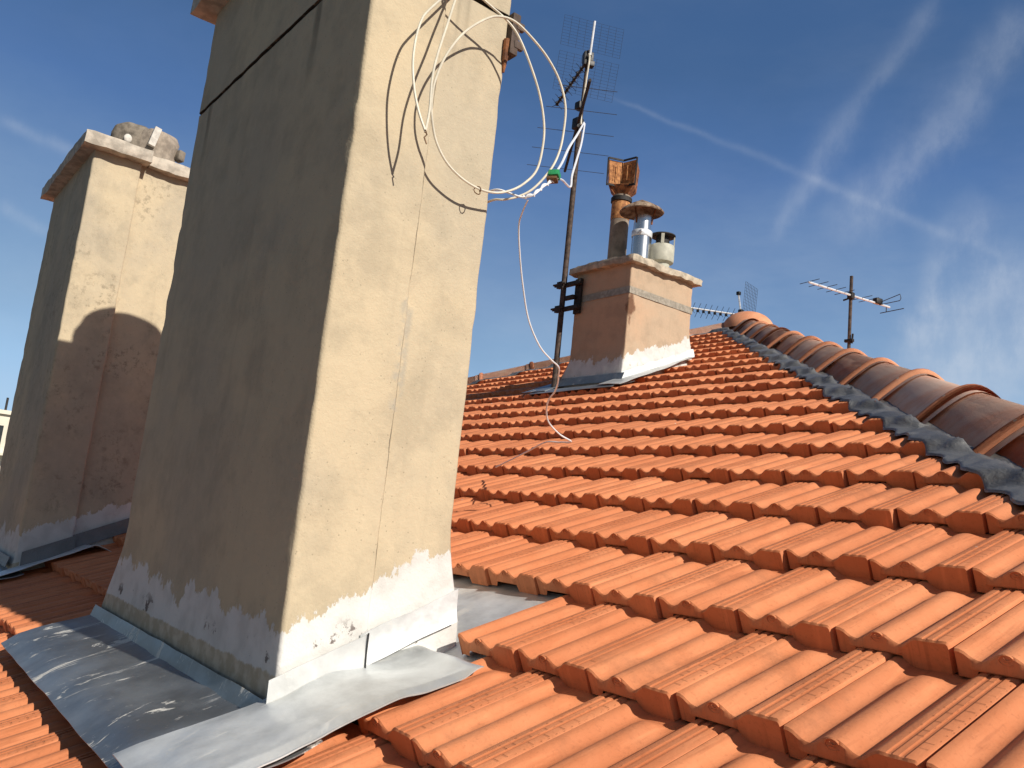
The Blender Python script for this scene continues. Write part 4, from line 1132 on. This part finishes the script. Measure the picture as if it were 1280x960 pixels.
ms.append(streak(c3[2], c3[4], .016, .009, .3, .15, .5, .010))
ms.append(streak(c4[0], c4[1], .022, .018, .3, .12, .5, .014))
ms.append(streak(c4[1], c4[2], .012, .008, .3, .16, .5, .010))
ms.append(streak((-.9392,.0618,.3379), (-.9358,.1309,.3274), .006, .006, .4, .14, .5, .004))
ms.append(streak((-.9617,.0781,.2626), (-.9610,.1236,.2472), .007, .006, .4, .16, .5, .004))
ms.append(streak((-.4530,.8621,.2269), (-.3450,.8856,.3110), .022, .04, .4, .34, .5, .02))
ms.append(streak((-.4419,.8758,.1940), (-.3006,.9104,.2376), .03, .04, .4, .42, .5, .02))
tot = ms[0]
for x in ms[1:]: tot = t.math('ADD', tot, x)
sepz = t.n.new('ShaderNodeSeparateXYZ'); t.l.new(D_, sepz.inputs[0])
# thin cirrus veil low on the right-hand side, very faint elsewhere
veil = t.math('MULTIPLY', t.smooth(t.noise(t.mapping(D_, (3, 3, 9), (.3, .2, .4)), 1.6, 9, .6), .32, .85), t.smooth(sepz.outputs[2], .05, .5, .34, .05))
veil = t.math('MULTIPLY', veil, t.smooth(sepz.outputs[0], -.95, -.30, .35, 1.0))
tot = t.math('MINIMUM', t.math('ADD', tot, veil), .85)
skyc = sky.outputs[0]
# painted colour ramp brightens the western half of the sky, paler towards the horizon
west_boost = t.smooth(vdot(Vector((-.62, .78, 0)).normalized()), -.15, .55, 0, .93)  # weight of the added brightness, kept mostly behind the shaded fronts
rmp = t.n.new('ShaderNodeValToRGB'); t.l.new(t.math('ADD', sepz.outputs[2], t.math('MULTIPLY', t.math('SUBTRACT', wC, .5), .05)), rmp.inputs[0])
els = rmp.color_ramp.elements
stops = [(0, (9.2, 13.6, 18.6)), (.12, (7.2, 11.5, 16.8)), (.19, (5.2, 8.5, 13.0)), (.27, (3.7, 6.4, 11.0)), (.40, (1.75, 3.75, 8.4)), (.50, (1.2, 2.75, 6.2)), (.75, (.8, 2.0, 5.0))]
els[0].position = 0; els[0].color = tuple(v/20 for v in stops[0][1]) + (1,); els[1].position = .75; els[1].color = tuple(v/20 for v in stops[-1][1]) + (1,)
for p_, c_ in stops[1:-1]:
    e_ = els.new(p_); e_.color = tuple(v/20 for v in c_) + (1,)
vm = t.n.new('ShaderNodeVectorMath'); vm.operation = 'SCALE'; t.l.new(rmp.outputs[0], vm.inputs[0]); vm.inputs['Scale'].default_value = 20
skyc = t.mix(west_boost, skyc, vm.outputs[0])
mixn = t.mix(tot, skyc, (13.5, 14.6, 16.2))
t.l.new(mixn, bg.inputs['Color']); bg.inputs['Strength'].default_value = .05

# ------------------------------------------------------------------ camera
cam = bpy.data.cameras.new('camera'); co_ = bpy.data.objects.new('camera', cam); C.objects.link(co_)
yaw, pitch, roll = math.radians(52.65966), math.radians(9.55686), math.radians(5.97041)
fw = Vector((-math.sin(yaw)*math.cos(pitch), math.cos(yaw)*math.cos(pitch), math.sin(pitch)))
rt = Vector((math.cos(yaw), math.sin(yaw), 0)); upv = rt.cross(fw)
r2 = rt*math.cos(roll) + upv*math.sin(roll); u2 = upv*math.cos(roll) - rt*math.sin(roll)
Mx = Matrix((r2, u2, -fw)).transposed().to_4x4()
co_.matrix_world = Mx
cam.sensor_fit = 'HORIZONTAL'; cam.sensor_width = 36; cam.lens = 36*1068.986/1280
cam.clip_start = .02; cam.clip_end = 8000
sc = bpy.context.scene; sc.camera = co_
sc.view_settings.view_transform = 'Standard'; sc.view_settings.look = 'None'; sc.view_settings.exposure = 0; sc.view_settings.gamma = 1
